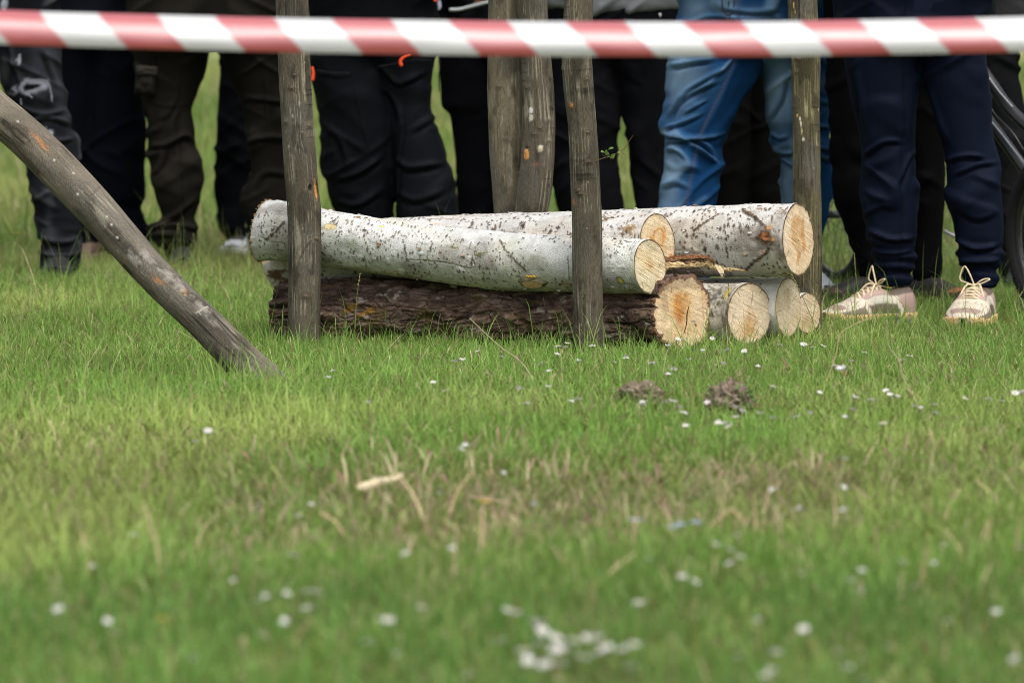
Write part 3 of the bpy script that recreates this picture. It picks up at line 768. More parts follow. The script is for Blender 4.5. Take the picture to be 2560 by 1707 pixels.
for px, py, hu, hv in ((98, 350, .030, .006), (108, 365, .020, .005), (395, 700, .014, .009), (460, 727, .010, .007), (463, 736, .006, .004)):
    i, j = S.feat(px, py); S.spot(i, j, hu, hv, (.26, .135, .07), .8, -.0015, 2, rag=.9); S.spot(i, j, hu * .6, hv * .5, (.38, .18, .07), .7, 0, 2, rag=.9)
for px, py in ((335, 652), (420, 686), (505, 770), (365, 640), (450, 715)):
    i, j = S.feat(px, py); S.spot(i, j, .03, .014, (.34, .32, .28), .6, .0015, 2, soft=.9, rag=.8)
S.line([(487, 782), (500, 775), (520, 766)], .002, (.40, .37, .30), .8, .001); S.line([(225, 490), (240, 475), (250, 468)], .0012, (.07, .05, .04), .8)
i, j = S.feat(311, 665); S.spot(i, j, .004, .004, (.03, .025, .02), .9, -.002, 2)
finish_stake(S)
# leafy twig on the front right stake
p0 = at(1489, 403, 10.56); root = thing('leafy_twig', p0, 'thin reddish twig with small green leaves growing out of the bent front stake', 'twig')
mb = MB()
tw = [at(x, y, 10.55 - k * .006) for k, (x, y) in enumerate(((1484, 405), (1505, 397), (1530, 390), (1552, 378), (1565, 368), (1574, 352), (1583, 338)))]
mb.tube(curve(tw, 30), np.linspace(.0018, .0006, 30), 6, (.15, .085, .05))
for a in (((1565, 368), (1562, 355), (1560, 350)), ((1552, 380), (1560, 385), (1563, 392)), ((1515, 394), (1507, 388), (1504, 386)), ((1532, 389), (1528, 396), (1526, 402))):
    mb.tube(curve([at(x, y, 10.53) for x, y in a], 8), np.linspace(.0009, .0004, 8), 5, (.16, .09, .05))
mb.build('twig_stem', M['stalk'], root)
def leaf_mesh(p, d, up, l, w, c):
    d = d / np.linalg.norm(d); s = np.cross(d, up); s /= np.linalg.norm(s); n = np.cross(s, d)
    V, k = [], 7
    for t in np.linspace(0, 1, k):
        wid = w * math.sin(math.pi * min(1, t * .92 + .06)) ** .8
        b = p + d * l * t - n * l * .25 * t * t
        V += [b - s * wid + n * wid * .35, b, b + s * wid + n * wid * .35]
    Q = []
    for i in range(k - 1): Q += [[3 * i, 3 * i + 1, 3 * i + 4, 3 * i + 3], [3 * i + 1, 3 * i + 2, 3 * i + 5, 3 * i + 4]]
    return np.array(V), Q, None, np.asarray(c) * (.8 + .4 * rng.random((len(V), 1)))
for x, y in ((1515, 386), (1519, 380), (1512, 382), (1522, 388), (1526, 396), (1530, 397), (1556, 384), (1521, 374), (1563, 391)):
    mb = MB(); mb.add(*leaf_mesh(at(x, y, 10.53), np.array([rng.normal(0, .6), -.4, rng.normal(.1, .5)]), np.array([.1, -.6, .8]), random.uniform(.010, .018), random.uniform(.004, .0075), (.14, .23, .05)))
    mb.build('leaf', M['leaf'], root)
# ================================================================= spectators
def loft_rows(rows, Y, n=28, depth=.86, mind=.055, yoff=None, step=9.):
    """rows of (py, left px, right px) -> closed tube in world space"""
    rows = sorted(rows); ys = np.array([r[0] for r in rows], float)
    yy = np.arange(ys[0], ys[-1] + step * .5, step)
    L = np.interp(yy, ys, [r[1] for r in rows]); R = np.interp(yy, ys, [r[2] for r in rows])
    th = np.arange(n) / n * 6.2832
    V = []
    for y, a, b in zip(yy, L, R):
        c = at((a + b) / 2, y, Y); h = (b - a) / 2 / pm(Y); d = max(h * depth, mind)
        oy = yoff((y - ys[0]) / (ys[-1] - ys[0])) if yoff else 0
        cx, sy = np.cos(th), np.sin(th)
        V.append(np.stack([c[0] + h * np.sign(cx) * np.abs(cx) ** .9, c[1] + oy + d * np.sign(sy) * np.abs(sy) ** .9, np.full(n, c[2])], 1))
    k = len(V); V = np.vstack(V + [[V[0].mean(0)], [V[-1].mean(0)]])
    j = np.arange(n)
    T = np.vstack([np.stack([np.full(n, k * n), j, (j + 1) % n], -1), np.stack([np.full(n, k * n + 1), (k - 1) * n + (j + 1) % n, (k - 1) * n + j], -1)])
    return V, grid_quads(k, n)[:, ::-1], T

def remesh(parts, voxel, smooth_it=2):
    mb = MB()
    for V, Q, T in parts: mb.add(V, Q, T)
    me = mesh_np('tmp', np.vstack(mb.V), np.vstack(mb.Q), np.vstack(mb.T))
    o = bpy.data.objects.new('tmp', me); COL.objects.link(o)
    m = o.modifiers.new('r', 'REMESH'); m.mode = 'VOXEL'; m.voxel_size = voxel
    if smooth_it:
        s = o.modifiers.new('s', 'SMOOTH'); s.iterations = smooth_it; s.factor = .5
    dg = bpy.context.evaluated_depsgraph_get(); ev = o.evaluated_get(dg)
    r = bpy.data.meshes.new_from_object(ev, depsgraph=dg)
    bpy.data.objects.remove(o); bpy.data.meshes.remove(me)
    return r

def get_v(me):
    v = np.empty(len(me.vertices) * 3, np.float32); me.vertices.foreach_get('co', v); v = v.reshape(-1, 3).astype(float)
    n = np.empty(len(me.vertices) * 3, np.float32); me.vertex_normals.foreach_get('vector', n)
    return v, n.reshape(-1, 3).astype(float)

def set_v(me, v, col=None):
    me.vertices.foreach_set('co', v.astype(np.float32).ravel())
    if col is not None:
        c = np.ones((len(v), 4), np.float32); c[:, :3] = np.clip(col, 0, 1)
        a = me.color_attributes.new('Col', 'FLOAT_COLOR', 'POINT'); a.data.foreach_set('color', c.ravel())
    me.polygons.foreach_set('use_smooth', np.ones(len(me.polygons), bool)); me.update()

def folds(v, n, seed, zk=.47, za=.12, amp=1., diag=.5, stack=0., drape=1.):
    x, y, z = v.T
    w1 = .05 * (vn(x * 7, y * 7, z * 7, seed + 9) - .5); w2 = .04 * (vn(x * 6, y * 6, z * 6, seed + 10) - .5)
    k = np.exp(-((z - zk) / .12) ** 2); a = np.exp(-((z - za) / .08) ** 2); t = sst(.60, .80, z)
    def fold(q, width=.30):
        return np.exp(-((q * 2 - 1) / width) ** 2)
    g1 = sst(.38, .68, vn(x * 7, y * 7, z * 8, seed + 11)); g2 = sst(.38, .68, vn(x * 7 + 5, y * 7, z * 8, seed + 12)); g3 = sst(.3, .7, vn(x * 6, y * 6, z * 4, seed + 13))
    f1 = fold(vn((x + w1) * 3, y * 4, (z + w2) * 14 + diag * x * 16, seed)) * g1
    f2 = fold(vn((x + w1) * 3 + 3, y * 4, (z + w2) * 12 - diag * x * 15, seed + 1)) * g2
    f3 = fold(vn((x + w1) * 8, y * 8, z * 2.2 + x, seed + 2), .4) * g3
    f4 = fold(vn((x + w1) * 4, y * 4, (z + w2) * 24, seed + 3), .5)
    d = .017 * k * (f1 + .7 * f2 - .3) + .012 * a * (f4 + .5 * f1 - .5) + .012 * t * (f2 + .7 * f1 - .3)
    d = d + .009 * drape * (f3 - .2) * (1 - .5 * k) + .005 * (f1 + f2 - .3) + .006 * (vn(x * 9, y * 9, z * 6, seed + 4) - .5)
    if stack:
        s_ = np.exp(-((z - za) / .055) ** 2)
        d = d + stack * s_ * np.sin(z * 6.283 / .040 + 4 * (vn(x * 7, y * 7, z * 5, seed + 5) - .5) * 2 + x * 9)
    return v + n * (d * amp * .8)[:, None], d

def creases(v, n, X, Yp, lines, c=None, hi=None, lo=None):  # hi, lo colour crests and hollows: wear on denim, painted fold light elsewhere
    """named folds of one garment: a crest with a hollow under it along each path"""
    fr = sst(.35, -.1, n[:, 1])
    for pts, w, amp in lines:
        w = w * .8
        P = curve(pts, 14); L = np.zeros(len(v)); best = np.full(len(v), 1e9); sg = np.zeros(len(v))
        for k in range(len(P) - 1):
            a, b = P[k], P[k + 1]; d = b - a; l2 = d @ d + 1e-9
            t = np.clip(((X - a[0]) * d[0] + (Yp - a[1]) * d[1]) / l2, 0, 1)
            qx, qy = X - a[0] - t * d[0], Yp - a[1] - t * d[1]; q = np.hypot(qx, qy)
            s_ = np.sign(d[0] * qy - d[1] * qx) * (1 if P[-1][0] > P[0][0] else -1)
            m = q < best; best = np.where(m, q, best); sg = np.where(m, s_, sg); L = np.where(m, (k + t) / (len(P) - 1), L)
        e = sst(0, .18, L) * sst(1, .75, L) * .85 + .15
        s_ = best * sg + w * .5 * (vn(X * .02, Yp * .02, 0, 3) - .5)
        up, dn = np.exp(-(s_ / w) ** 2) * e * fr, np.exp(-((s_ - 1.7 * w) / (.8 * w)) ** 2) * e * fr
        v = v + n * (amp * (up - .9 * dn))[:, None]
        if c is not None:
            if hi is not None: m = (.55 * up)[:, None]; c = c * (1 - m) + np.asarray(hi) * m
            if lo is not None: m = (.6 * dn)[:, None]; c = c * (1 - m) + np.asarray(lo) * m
    return v, c

SKIN = np.array([.42, .25, .17])
def upper_body(root, cx, Y, w, col, seed, top=1.64, hem=.93):
    """torso with folded arms, neck and head as one skin; above the picture"""
    parts = []
    def el(rows, n=24):
        th = np.arange(n) / n * 6.283; V = []
        for (x, y, z, a, b) in rows: V.append(np.stack([cx + x + a * np.cos(th), Y + y + b * np.sin(th), np.full(n, z)], 1))
        k = len(V); V = np.vstack(V + [[V[0].mean(0)], [V[-1].mean(0)]]); j = np.arange(n)
        T = np.vstack([np.stack([np.full(n, k * n), (j + 1) % n, j], -1), np.stack([np.full(n, k * n + 1), (k - 1) * n + j, (k - 1) * n + (j + 1) % n], -1)])
        parts.append((V, grid_quads(k, n), T))
    s = top - 1.64
    el([(0, 0, hem, w, .125), (0, 0, 1.08, w * .98, .13), (0, 0, 1.22, w * 1.03, .135), (0, 0, 1.34 + s, w * 1.1, .13), (0, .01, 1.42 + s, w * .95, .105), (0, .015, 1.46 + s, .075, .07), (0, .0, 1.52 + s, .055, .058), (0, -.01, 1.55 + s, .062, .075), (0, -.012, 1.60 + s, .074, .092), (0, -.008, 1.66 + s, .078, .098), (0, 0, 1.72 + s, .066, .085), (0, 0, 1.755 + s, .03, .04)])
    for g in (-1, 1):
        P = curve([(cx + g * w * 1.05, Y + .01, 1.39 + s), (cx + g * (w * 1.3), Y - .01, 1.24 + s * .5), (cx + g * w * 1.25, Y - .06, 1.11), (cx + g * w * .6, Y - .16, 1.14), (cx - g * w * .35, Y - .165, 1.17 + .02 * g)], 16)
        m = MB(); m.tube(P, [.062, .06, .058, .056, .054, .053, .053, .053, .052, .05, .048, .045, .043, .04, .038, .03], 14); parts.append((m.V[0], m.Q[0], m.T[0]))
    me = remesh(parts, .014, 3)
    v, n = get_v(me)
    v, d = folds(v, n, seed, 1.1, 1.2, .5)
    z = v[:, 2]; c = np.where((z > 1.475 + s)[:, None], SKIN, np.asarray(col)) * np.ones((len(v), 3))
    set_v(me, v, c); me.materials.append(M['cloth'])
    link('body', me, root)
    hm = MB(); th = np.arange(20) / 20 * 6.283
    V = [np.stack([cx + a * np.cos(th), Y + .012 + b * np.sin(th), np.full(20, z_)], 1) for z_, a, b in ((1.63 + s, .082, .096), (1.69 + s, .086, .104), (1.74 + s, .07, .088), (1.77 + s, .035, .045), (1.775 + s, .004, .004))]
    hm.add(np.vstack(V), grid_quads(5, 20), None, (.03, .022, .016)); hm.build('hair', M['cloth'], root)

def shoe(root, p, ang, L=.29, col=(.02, .02, .022), sole=(.03, .03, .03), lace=None, panel=None, hi=.09, name='shoe', wide=1., tip_=None):
    """toe points along ang (0 = +x); sole + upper + laces"""
    p = np.asarray(p, float)
    d = np.array([math.cos(ang), math.sin(ang), 0]); s = np.array([-d[1], d[0], 0]); up = np.array([0, 0, 1.])
    xs = np.array([0, .02, .07, .16, .28, .40, .52, .64, .76, .86, .94, .985, 1.])
    w = np.array([.012, .024, .033, .037, .037, .037, .041, .047, .050, .047, .037, .020, .006]) * (L / .29) * wide
    h = np.array([.055, .075, .088, .086, .080, .088, .086, .072, .058, .051, .044, .036, .03]) * (hi / .09)
    xo = xs; xs = np.sort(np.r_[xs, np.linspace(.03, .98, 44)]); w, h = np.interp(xs, xo, w), np.interp(xs, xo, h)
    n = 34; th = np.linspace(0, math.pi, n)
    V, C = [], []
    for k, (x, ww, hh) in enumerate(zip(xs, w, h)):
        z0 = .026; e = .75 if x > .25 else .55
        a = np.sign(np.cos(th)) * np.abs(np.cos(th)) ** e * ww; b = z0 + (hh - z0) * np.abs(np.sin(th)) ** .75
        V.append(p + d * (x - .35) * L + s * a[:, None] + up * b[:, None])
        c = np.ones((n, 3)) * np.asarray(col)
        if panel is not None:
            tb = np.sin(th); cream, mauve, taupe = panel
            c[:] = mauve
            c[(tb > .72) & (x > .62) & (x < .86)] = cream * .92
            c[(tb < .5) & (x > .60)] = mauve * .72
            c[(tb >= .5) & (tb < .72) & (x > .60)] = cream
            if .24 < x < .60: c[tb < .42] = taupe; c[(tb >= .42) & (tb < .74)] = cream * np.array([.86, .9, .95])
            if .38 < x < .68: c[tb >= .78] = mauve * 1.25
            if x < .24: c[:] = mauve * 1.15
            c[np.abs(x - .20 - .12 * tb) < .022] = cream
            c[np.abs(x - .60 - .08 * tb) < .022] = cream
            c[(tb > .80) & (x < .36)] = taupe * .8
            if x > .955: c[:] = cream * .95
            if x > .70: c = c * (1 - .35 * (np.sin(x * 210) * np.sin(np.arange(n) * 2.1) > .55))[:, None]
        if tip_ is not None and x > .80: c[:] = tip_
        C.append(c)
    V = np.array(V); V[:, :, 2] += 0
    mb = MB(); mb.add(V.reshape(-1, 3), grid_quads(len(xs), n, False), None, np.vstack(C))
    u = mb.build(name, M['shoe'], root)
    # sub-parts ride on the shoe
    ns = 12; ths = np.arange(ns * 2)
    Vs, Cs = [], []
    for x, ww in zip(xs, w):
        g = .0045 if 0 < x < 1 else .003
        W_ = ww + g; t = .036 + (.006 if x > .9 else 0); z0 = .001 + .018 * max(0, (x - .78)) / .22
        Vs.append([p + d * (x - .35) * L * 1.015 + s * a + up * b for a, b in ((-W_ * .9, z0), (-W_, z0 + .008), (-W_, t), (-W_ * .96, t + .003), (W_ * .96, t + .003), (W_, t), (W_, z0 + .008), (W_ * .9, z0))])
    sm = MB(); sm.add(np.array(Vs).reshape(-1, 3), grid_quads(len(xs), 8), [[0, 1, 2], [0, 2, 5], [2, 3, 4], [2, 4, 5], [0, 5, 7], [5, 6, 7]], sole)
    sm.build('sole', M['rubber'], u)
    if lace is not None:
        lm = MB()
        def hx(x): return np.interp(x, xs, h), np.interp(x, xs, w)
        def sp(x, a, lift=.003):
            hh, ww = hx(x); t = a
            return p + d * (x - .35) * L + s * (ww * .8 * t) + up * (.026 + (hh - .026) * max(0, 1 - abs(t) ** 2.4) ** .45 + lift)
        for k, x in enumerate(np.linspace(.40, .66, 6)):
            lm.tube(curve([sp(x, -.62), sp(x + .008, -.3, .005), sp(x + .008, .3, .005), sp(x, .62)], 10), .0026, 6, lace, flat=.6)
            if k < 5:
                lm.tube(curve([sp(x, -.6), sp(x + .026, 0, .006), sp(x + .05, .6)], 8), .0034, 6, lace, flat=.6)
        b0 = sp(.42, 0, .008)
        for g in (-1, 1):
            k1 = .058 if g < 0 else .022
            lm.tube(curve([b0, b0 + s * .018 * g + up * k1 * .7, b0 + s * .034 * g + up * k1 - d * .004, b0 + s * .046 * g + up * (.02), b0 + s * .022 * g + up * .008, b0], 26), .0026, 6, lace, flat=.6)
            lm.tube(curve([b0, b0 + s * .02 * g + d * .02 + up * .004, b0 + s * .036 * g + d * .045 - up * .03, b0 + s * .04 * g + d * .05 - up * .05], 14), .0034, 6, lace, flat=.6)
        lm.tube([b0 - s * .006, b0 + s * .006], .007, 8, lace)
        lm.build('laces', M['lace'], u)
        tm = MB(); tg = [sp(x, a, .010 if x < .4 else .001) for x in (.26, .32, .38, .5) for a in (-.35, 0, .35)]
        tm.add(np.array(tg), [[0, 1, 4, 3], [3, 4, 7, 6], [6, 7, 10, 9], [1, 2, 5, 4], [4, 5, 8, 7], [7, 8, 11, 10]], None, np.repeat(np.array([[.45, .30, .06], [.25, .05, .03], [.40, .32, .26], [.55, .45, .34]]), 3, 0)); tm.C[0] = tm.C[0] * .8; tm.build('tongue', M['shoe'], u)
    return u

def trousers(root, Y, legs, hip, seed, col, mat, voxel=.0075, fade_and_shade=None, leg_off=None, depth=.86, **kw):  # colour callback: dye fading on denim, painted fold shading on other cloth
    parts = []
    for k, lg in enumerate(legs):
        off = leg_off[k] if leg_off else 0
        s_ = Y / (Y + off) if off else 1
        parts.append(loft_rows(lg, Y, depth=depth, yoff=(lambda t, o=off: o * t)))
    if hip: parts.append(loft_rows(hip, Y, 36, depth=.55, mind=.11))
    me = remesh(parts, voxel)
    v, n = get_v(me)
    v2, d = folds(v, n, seed, **kw)
    b = (.85 + .35 * fbm(v[:, 0] * 7, v[:, 1] * 7, v[:, 2] * 7, seed + 30, 3))[:, None]
    c = np.asarray(col)[None] * (.85 if max(col) < .05 else 1) * b * np.ones((len(v), 1))
    if fade_and_shade: v2, c = fade_and_shade(v2, n, d, c, v)
    set_v(me, v2, c); me.materials.append(mat)
    return link('trousers', me, root)

GP = 'spectators standing behind the barrier tape'
def person(cx_px, Y, label):
    p = at(cx_px, 300, Y)
    return thing('person', (p[0], Y, float(gz(p[0], Y))), label, 'person', GP), p[0]

def feet(root, Y, spots, **kw):
    for px, ang in spots:
        p = at(px, 300, Y); shoe(root, (p[0], Y, float(gz(p[0], Y)) + .004), ang, **kw)
DN = -math.pi / 2
# 1 ripped jeans
r, cx = person(0, 13.9, 'spectator at the left edge in washed black jeans ripped open at the knee')
RL = [(-20, -70, 150), (60, -40, 152), (120, -20, 152), (165, -2, 153), (200, 6, 153), (240, 18, 168), (270, 40, 166), (300, 46, 179), (325, 52, 178), (350, 62, 191), (380, 68, 194), (420, 72, 202), (480, 76, 203), (540, 90, 203), (600, 100, 203), (640, 100, 203), (672, 97, 202)]
def fade1(v, n, d, c, v0):
    z = v0[:, 2]
    m = sst(.35, .75, z) * sst(.40, .66, fbm(v0[:, 0] * 6, v0[:, 1] * 6, z * 5, 3, 3)) * (n[:, 1] < .3)
    c = c * (1 - .5 * m[:, None]) + np.array([.045, .048, .058]) * .5 * m[:, None]
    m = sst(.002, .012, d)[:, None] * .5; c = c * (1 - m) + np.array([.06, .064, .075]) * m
    X, Yp = project(v0); fr = n[:, 1] < 0
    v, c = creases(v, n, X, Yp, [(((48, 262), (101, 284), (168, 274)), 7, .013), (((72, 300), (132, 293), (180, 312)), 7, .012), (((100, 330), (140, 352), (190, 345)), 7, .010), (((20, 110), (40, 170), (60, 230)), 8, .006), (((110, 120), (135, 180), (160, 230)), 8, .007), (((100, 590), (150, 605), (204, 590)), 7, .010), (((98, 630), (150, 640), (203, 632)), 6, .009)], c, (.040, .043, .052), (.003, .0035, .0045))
    def blob(px, py, a, b, cc, amt):
        nonlocal c
        q = np.sqrt(((X - px) / a) ** 2 + ((Yp - py - (X - px) * -.12) / b) ** 2) * (1 + .5 * (fbm(X * .06, Yp * .06, 0, 8, 2) - .5) * 2)
        m = ((1 - sst(.75, 1.1, q)) * fr * amt)[:, None]; c = c * (1 - m) + np.asarray(cc) * m
    blob(10, 12, 7, 18, (.42, .44, .52), .8); blob(48, 146, 4, 11, (.40, .42, .48), .8)
    blob(84, 218, 46, 20, (.12, .125, .15), .7); blob(82, 216, 40, 16, (.22, .23, .27), .95); blob(81, 217, 29, 8.5, (.003, .003, .004), 1)
    blob(124, 334, 14, 9, (.36, .38, .43), .8); blob(112, 322, 5, 4, (.3, .32, .36), .6)
    return v, c
trousers(r, 13.9, [RL, [(-20, -200, -45), (200, -195, -60), (420, -185, -70), (672, -178, -80)]], [(-60, -205, 148), (0, -205, 150), (60, -202, 150)], 101, (.0085, .0095, .0125), M['denim'], fade_and_shade=fade1, zk=.42, amp=1.2)
mb = MB()
for pts in (((50, 212), (70, 203), (106, 199)), ((52, 214), (58, 232), (70, 238), (82, 245)), ((62, 232), (88, 224), (106, 216)), ((108, 203), (120, 212), (127, 228), (131, 256)), ((106, 200), (116, 206), (122, 214)), ((52, 248), (53, 262)), ((124, 212), (128, 238), (129, 250))):
    mb.tube(curve([at(x, y, 13.79) for x, y in pts], 14) + rng.normal(0, .0012, (14, 3)), rng.uniform(.0014, .0032, 14), 6, (.19, .20, .235))
mb.build('frayed_threads', M['lace'], r)
feet(r, 13.9, [(148, DN), (-125, DN)], col=(.012, .012, .014)); upper_body(r, cx - .03, 13.9, .2, (.03, .03, .035), 1)
# 2
r, cx = person(255, 14.9, 'spectator in wide near-black navy trousers and brown shoes, behind the leaning pole')
trousers(r, 14.9, [[(-20, 130, 248), (150, 148, 242), (300, 163, 234), (420, 180, 235), (520, 190, 243), (600, 198, 247), (648, 203, 247)], [(-20, 232, 372), (150, 236, 358), (300, 226, 364), (420, 214, 365), (500, 225, 364), (518, 235, 350), (552, 250, 366), (600, 262, 377), (648, 268, 372)]], [(-60, 130, 370), (100, 138, 362)], 102, (.0022, .0032, .0065), M['cloth'], amp=1., voxel=.009)
feet(r, 14.9, [(235, DN - .5), (320, DN)], col=(.13, .085, .07), sole=(.2, .15, .12)); upper_body(r, cx, 14.9, .2, (.01, .012, .02), 2)
# 3 cargo
r, cx = person(540, 14.6, 'spectator in dark olive-brown cargo trousers with a bulging thigh pocket')
CL = [(0, 324, 516), (120, 335, 512), (150, 345, 510), (200, 348, 502), (245, 352, 490), (275, 352, 480), (312, 364, 488), (367, 366, 490), (383, 366, 493), (428, 376, 497), (480, 383, 499), (503, 388, 499), (536, 402, 488), (548, 404, 486), (564, 370, 492), (585, 376, 494), (610, 392, 488), (640, 425, 478), (650, 428, 476)]
CR = [(0, 540, 752), (129, 560, 748), (184, 572, 746), (230, 590, 745), (291, 608, 745), (352, 620, 745), (428, 626, 748), (480, 613, 752), (512, 608, 750), (545, 614, 745), (600, 622, 735), (650, 630, 725)]
def fold_shade3(v, n, d, c, v0):  # fold light and shade put into the cargo cloth colour
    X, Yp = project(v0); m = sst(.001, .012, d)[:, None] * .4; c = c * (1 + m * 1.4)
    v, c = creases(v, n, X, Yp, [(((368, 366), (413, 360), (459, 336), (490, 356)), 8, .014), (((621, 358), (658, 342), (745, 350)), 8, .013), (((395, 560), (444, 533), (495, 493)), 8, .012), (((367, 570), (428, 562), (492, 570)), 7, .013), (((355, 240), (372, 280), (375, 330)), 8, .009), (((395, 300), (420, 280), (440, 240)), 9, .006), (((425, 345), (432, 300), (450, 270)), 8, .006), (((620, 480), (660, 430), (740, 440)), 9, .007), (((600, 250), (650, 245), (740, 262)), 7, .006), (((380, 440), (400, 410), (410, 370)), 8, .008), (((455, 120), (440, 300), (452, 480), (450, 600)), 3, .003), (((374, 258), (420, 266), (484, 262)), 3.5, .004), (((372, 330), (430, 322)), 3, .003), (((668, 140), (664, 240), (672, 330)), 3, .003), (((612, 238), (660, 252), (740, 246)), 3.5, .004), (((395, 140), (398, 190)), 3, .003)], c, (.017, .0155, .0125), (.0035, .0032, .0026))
    return v, c
t = trousers(r, 14.6, [CL, CR], [(-60, 318, 756), (60, 322, 752), (116, 328, 748)], 103, (.0125, .0112, .0088), M['cloth'], fade_and_shade=fold_shade3, zk=.40, za=.10, amp=1.15, stack=.004)
def cloth_box(px, py, Y, w, h, dpt, seed, col, name, root, mat, ang=0.):
    c = at(px, py, Y); n = 16
    u = np.linspace(-1, 1, n)[:, None]; q = np.linspace(-1, 1, n)[None]
    bulge = ((1 - u ** 4) * (1 - q ** 4)) ** .5
    z = dpt * bulge * (.6 + .8 * fbm(u * 2 + 5, q * 2, 0, seed, 3))
    x_ = u * w * (1 + .06 * vn(q * 2, 0, 0, seed)) + 0 * q; zz = q * h * (1 + .06 * vn(u * 2, 5, 0, seed)) + 0 * u
    V = np.stack([c[0] + x_ * math.cos(ang) - zz * math.sin(ang), c[1] - z + .004, c[2] + x_ * math.sin(ang) + zz * math.cos(ang)], -1)
    b = V[[0] * n + list(range(n)) + [n - 1] * n + list(range(n)), list(range(n)) + [n - 1] * n + list(range(n)) + [0] * n]
    back = V.copy(); back[..., 1] = c[1] + .02
    VV = np.vstack([V.reshape(-1, 3), back.reshape(-1, 3)]); Q = grid_quads(n, n, False)
    ed = []
    idx = lambda i, j: i * n + j
    rim = [idx(i, 0) for i in range(n)] + [idx(n - 1, j) for j in range(1, n)] + [idx(i, n - 1) for i in range(n - 2, -1, -1)] + [idx(0, j) for j in range(n - 2, 0, -1)]
    for a, b_ in zip(rim, rim[1:] + rim[:1]): ed.append([a, b_, b_ + n * n, a + n * n])
    mb = MB(); mb.add(VV, np.vstack([Q, Q[:, ::-1] + n * n, ed]), None, col); return mb.build(name, mat, root)
k = cloth_box(364, 205, 14.50, .038, .050, .030, 3, (.017, .015, .012), 'thigh_pocket', r, M['cloth'], -.12)
cloth_box(366, 178, 14.475, .040, .018, .014, 4, (.028, .026, .021), 'pocket_flap', k, M['cloth'], -.05)
feet(r, 14.6, [(452, DN + .1), (690, DN)], col=(.012, .012, .014)); upper_body(r, cx, 14.6, .22, (.04, .04, .03), 3)
# 4
r, cx = person(620, 15.25, 'spectator in slim black trousers and white-splashed trainers, seen between the cargo trouser legs')
trousers(r, 15.25, [[(100, 548, 640), (200, 547, 640), (300, 540, 630), (400, 536, 625), (480, 537, 622), (530, 546, 620), (543, 538, 612), (556, 548, 614), (600, 566, 622), (628, 572, 626)], [(100, 645, 745), (400, 650, 740), (628, 660, 720)]], [(-60, 552, 750), (110, 548, 748)], 104, (.003, .0038, .0055), M['cloth'], voxel=.009)
feet(r, 15.25, [(598, DN - .15), (690, DN)], col=(.30, .32, .36), sole=(.62, .62, .62), panel=(np.array([.55, .58, .63]), np.array([.012, .012, .016]), np.array([.35, .37, .42]))); upper_body(r, cx + .02, 15.25, .19, (.02, .02, .025), 4)
# 5 ski trousers
r, cx = person(930, 13.9, 'spectator in black outdoor trousers with bright orange zip pulls')
SL = [(100, 772, 950), (140, 775, 945), (245, 788, 978), (306, 797, 985), (413, 802, 990), (480, 820, 988), (540, 838, 985), (600, 850, 975), (660, 858, 965)]
SR = [(100, 935, 1095), (138, 940, 1093), (214, 961, 1080), (260, 970, 1076), (306, 974, 1090), (350, 978, 1106), (398, 981, 1120), (480, 986, 1142), (527, 990, 1146), (600, 1000, 1130), (660, 1010, 1115)]
t = trousers(r, 13.9, [SL, SR], [(-60, 765, 1096), (60, 770, 1094), (118, 773, 1093)], 105, (.0042, .0050, .0068), M['soft'], zk=.38, za=.2, amp=.9, leg_off=[.05, -.05], fade_and_shade=lambda v, n, d, c, v0: creases(v, n, *project(v0), [(((989, 398), (1026, 420), (1116, 405)), 9, .012), (((830, 450), (900, 430), (955, 390)), 9, .012), (((945, 150), (990, 205), (1020, 200), (1075, 175)), 8, .009), (((960, 215), (990, 260), (1000, 310)), 9, .008), (((800, 300), (850, 350), (870, 420)), 10, .008), (((1020, 330), (1070, 300), (1095, 290)), 9, .007), (((990, 480), (1040, 500), (1120, 470)), 9, .008), (((840, 500), (890, 510), (950, 480)), 9, .008), (((795, 184), (840, 190), (885, 188)), 4, .004), (((870, 150), (905, 300), (930, 400)), 3.5, .003), (((1000, 230), (1005, 330), (995, 400), (990, 540)), 4, .004)], c, (.0052, .006, .0085), (.0012, .0014, .002)))  # crest light and hollow shade tinted into the black cloth
ft = [((780, 168), (783, 185), (781, 202)), ((1026, 136), (1010, 143), (1001, 154), (1004, 166)), ((1086, -4), (1089, 4))]
for pts, Yz in zip(ft, (13.77, 13.74, 13.78)):
    mb = MB(); mb.tube(curve([at(x, y, Yz) for x, y in pts], 12), np.linspace(.0045, .0062, 12), 8, (.80, .075, .012)); mb.build('zip_pull', M['bright'], r)
mb = MB()
for pts, Yz in ((((1098, 140), (1100, 165), (1097, 190), (1098, 230)), 13.76), (((790, 176), (830, 182), (875, 184)), 13.77), (((944, 168), (985, 160), (1030, 150), (1080, 152)), 13.75)):
    mb = MB(); mb.tube(curve([at(x, y, Yz) for x, y in pts], 14), .0022, 6, (.012, .013, .016)); mb.build('pocket_zip', M['soft'], r)
pass
mb = MB(); mb.add(*[(lambda V, Q, T: (V, Q, T))(*loft_rows([(2, 1094, 1102), (10, 1092, 1103), (18, 1095, 1104), (25, 1094, 1100)], 13.80, 12, .3, .004, None, 4.))][0]); mb.C[-1] = np.ones((len(mb.V[-1]), 3)) * np.array([.36, .36, .45]); mb.build('hang_tag', M['cloth'], r)
feet(r, 13.9, [(905, DN), (1060, DN)], col=(.015, .015, .018)); upper_body(r, cx, 13.9, .21, (.012, .013, .016), 5)
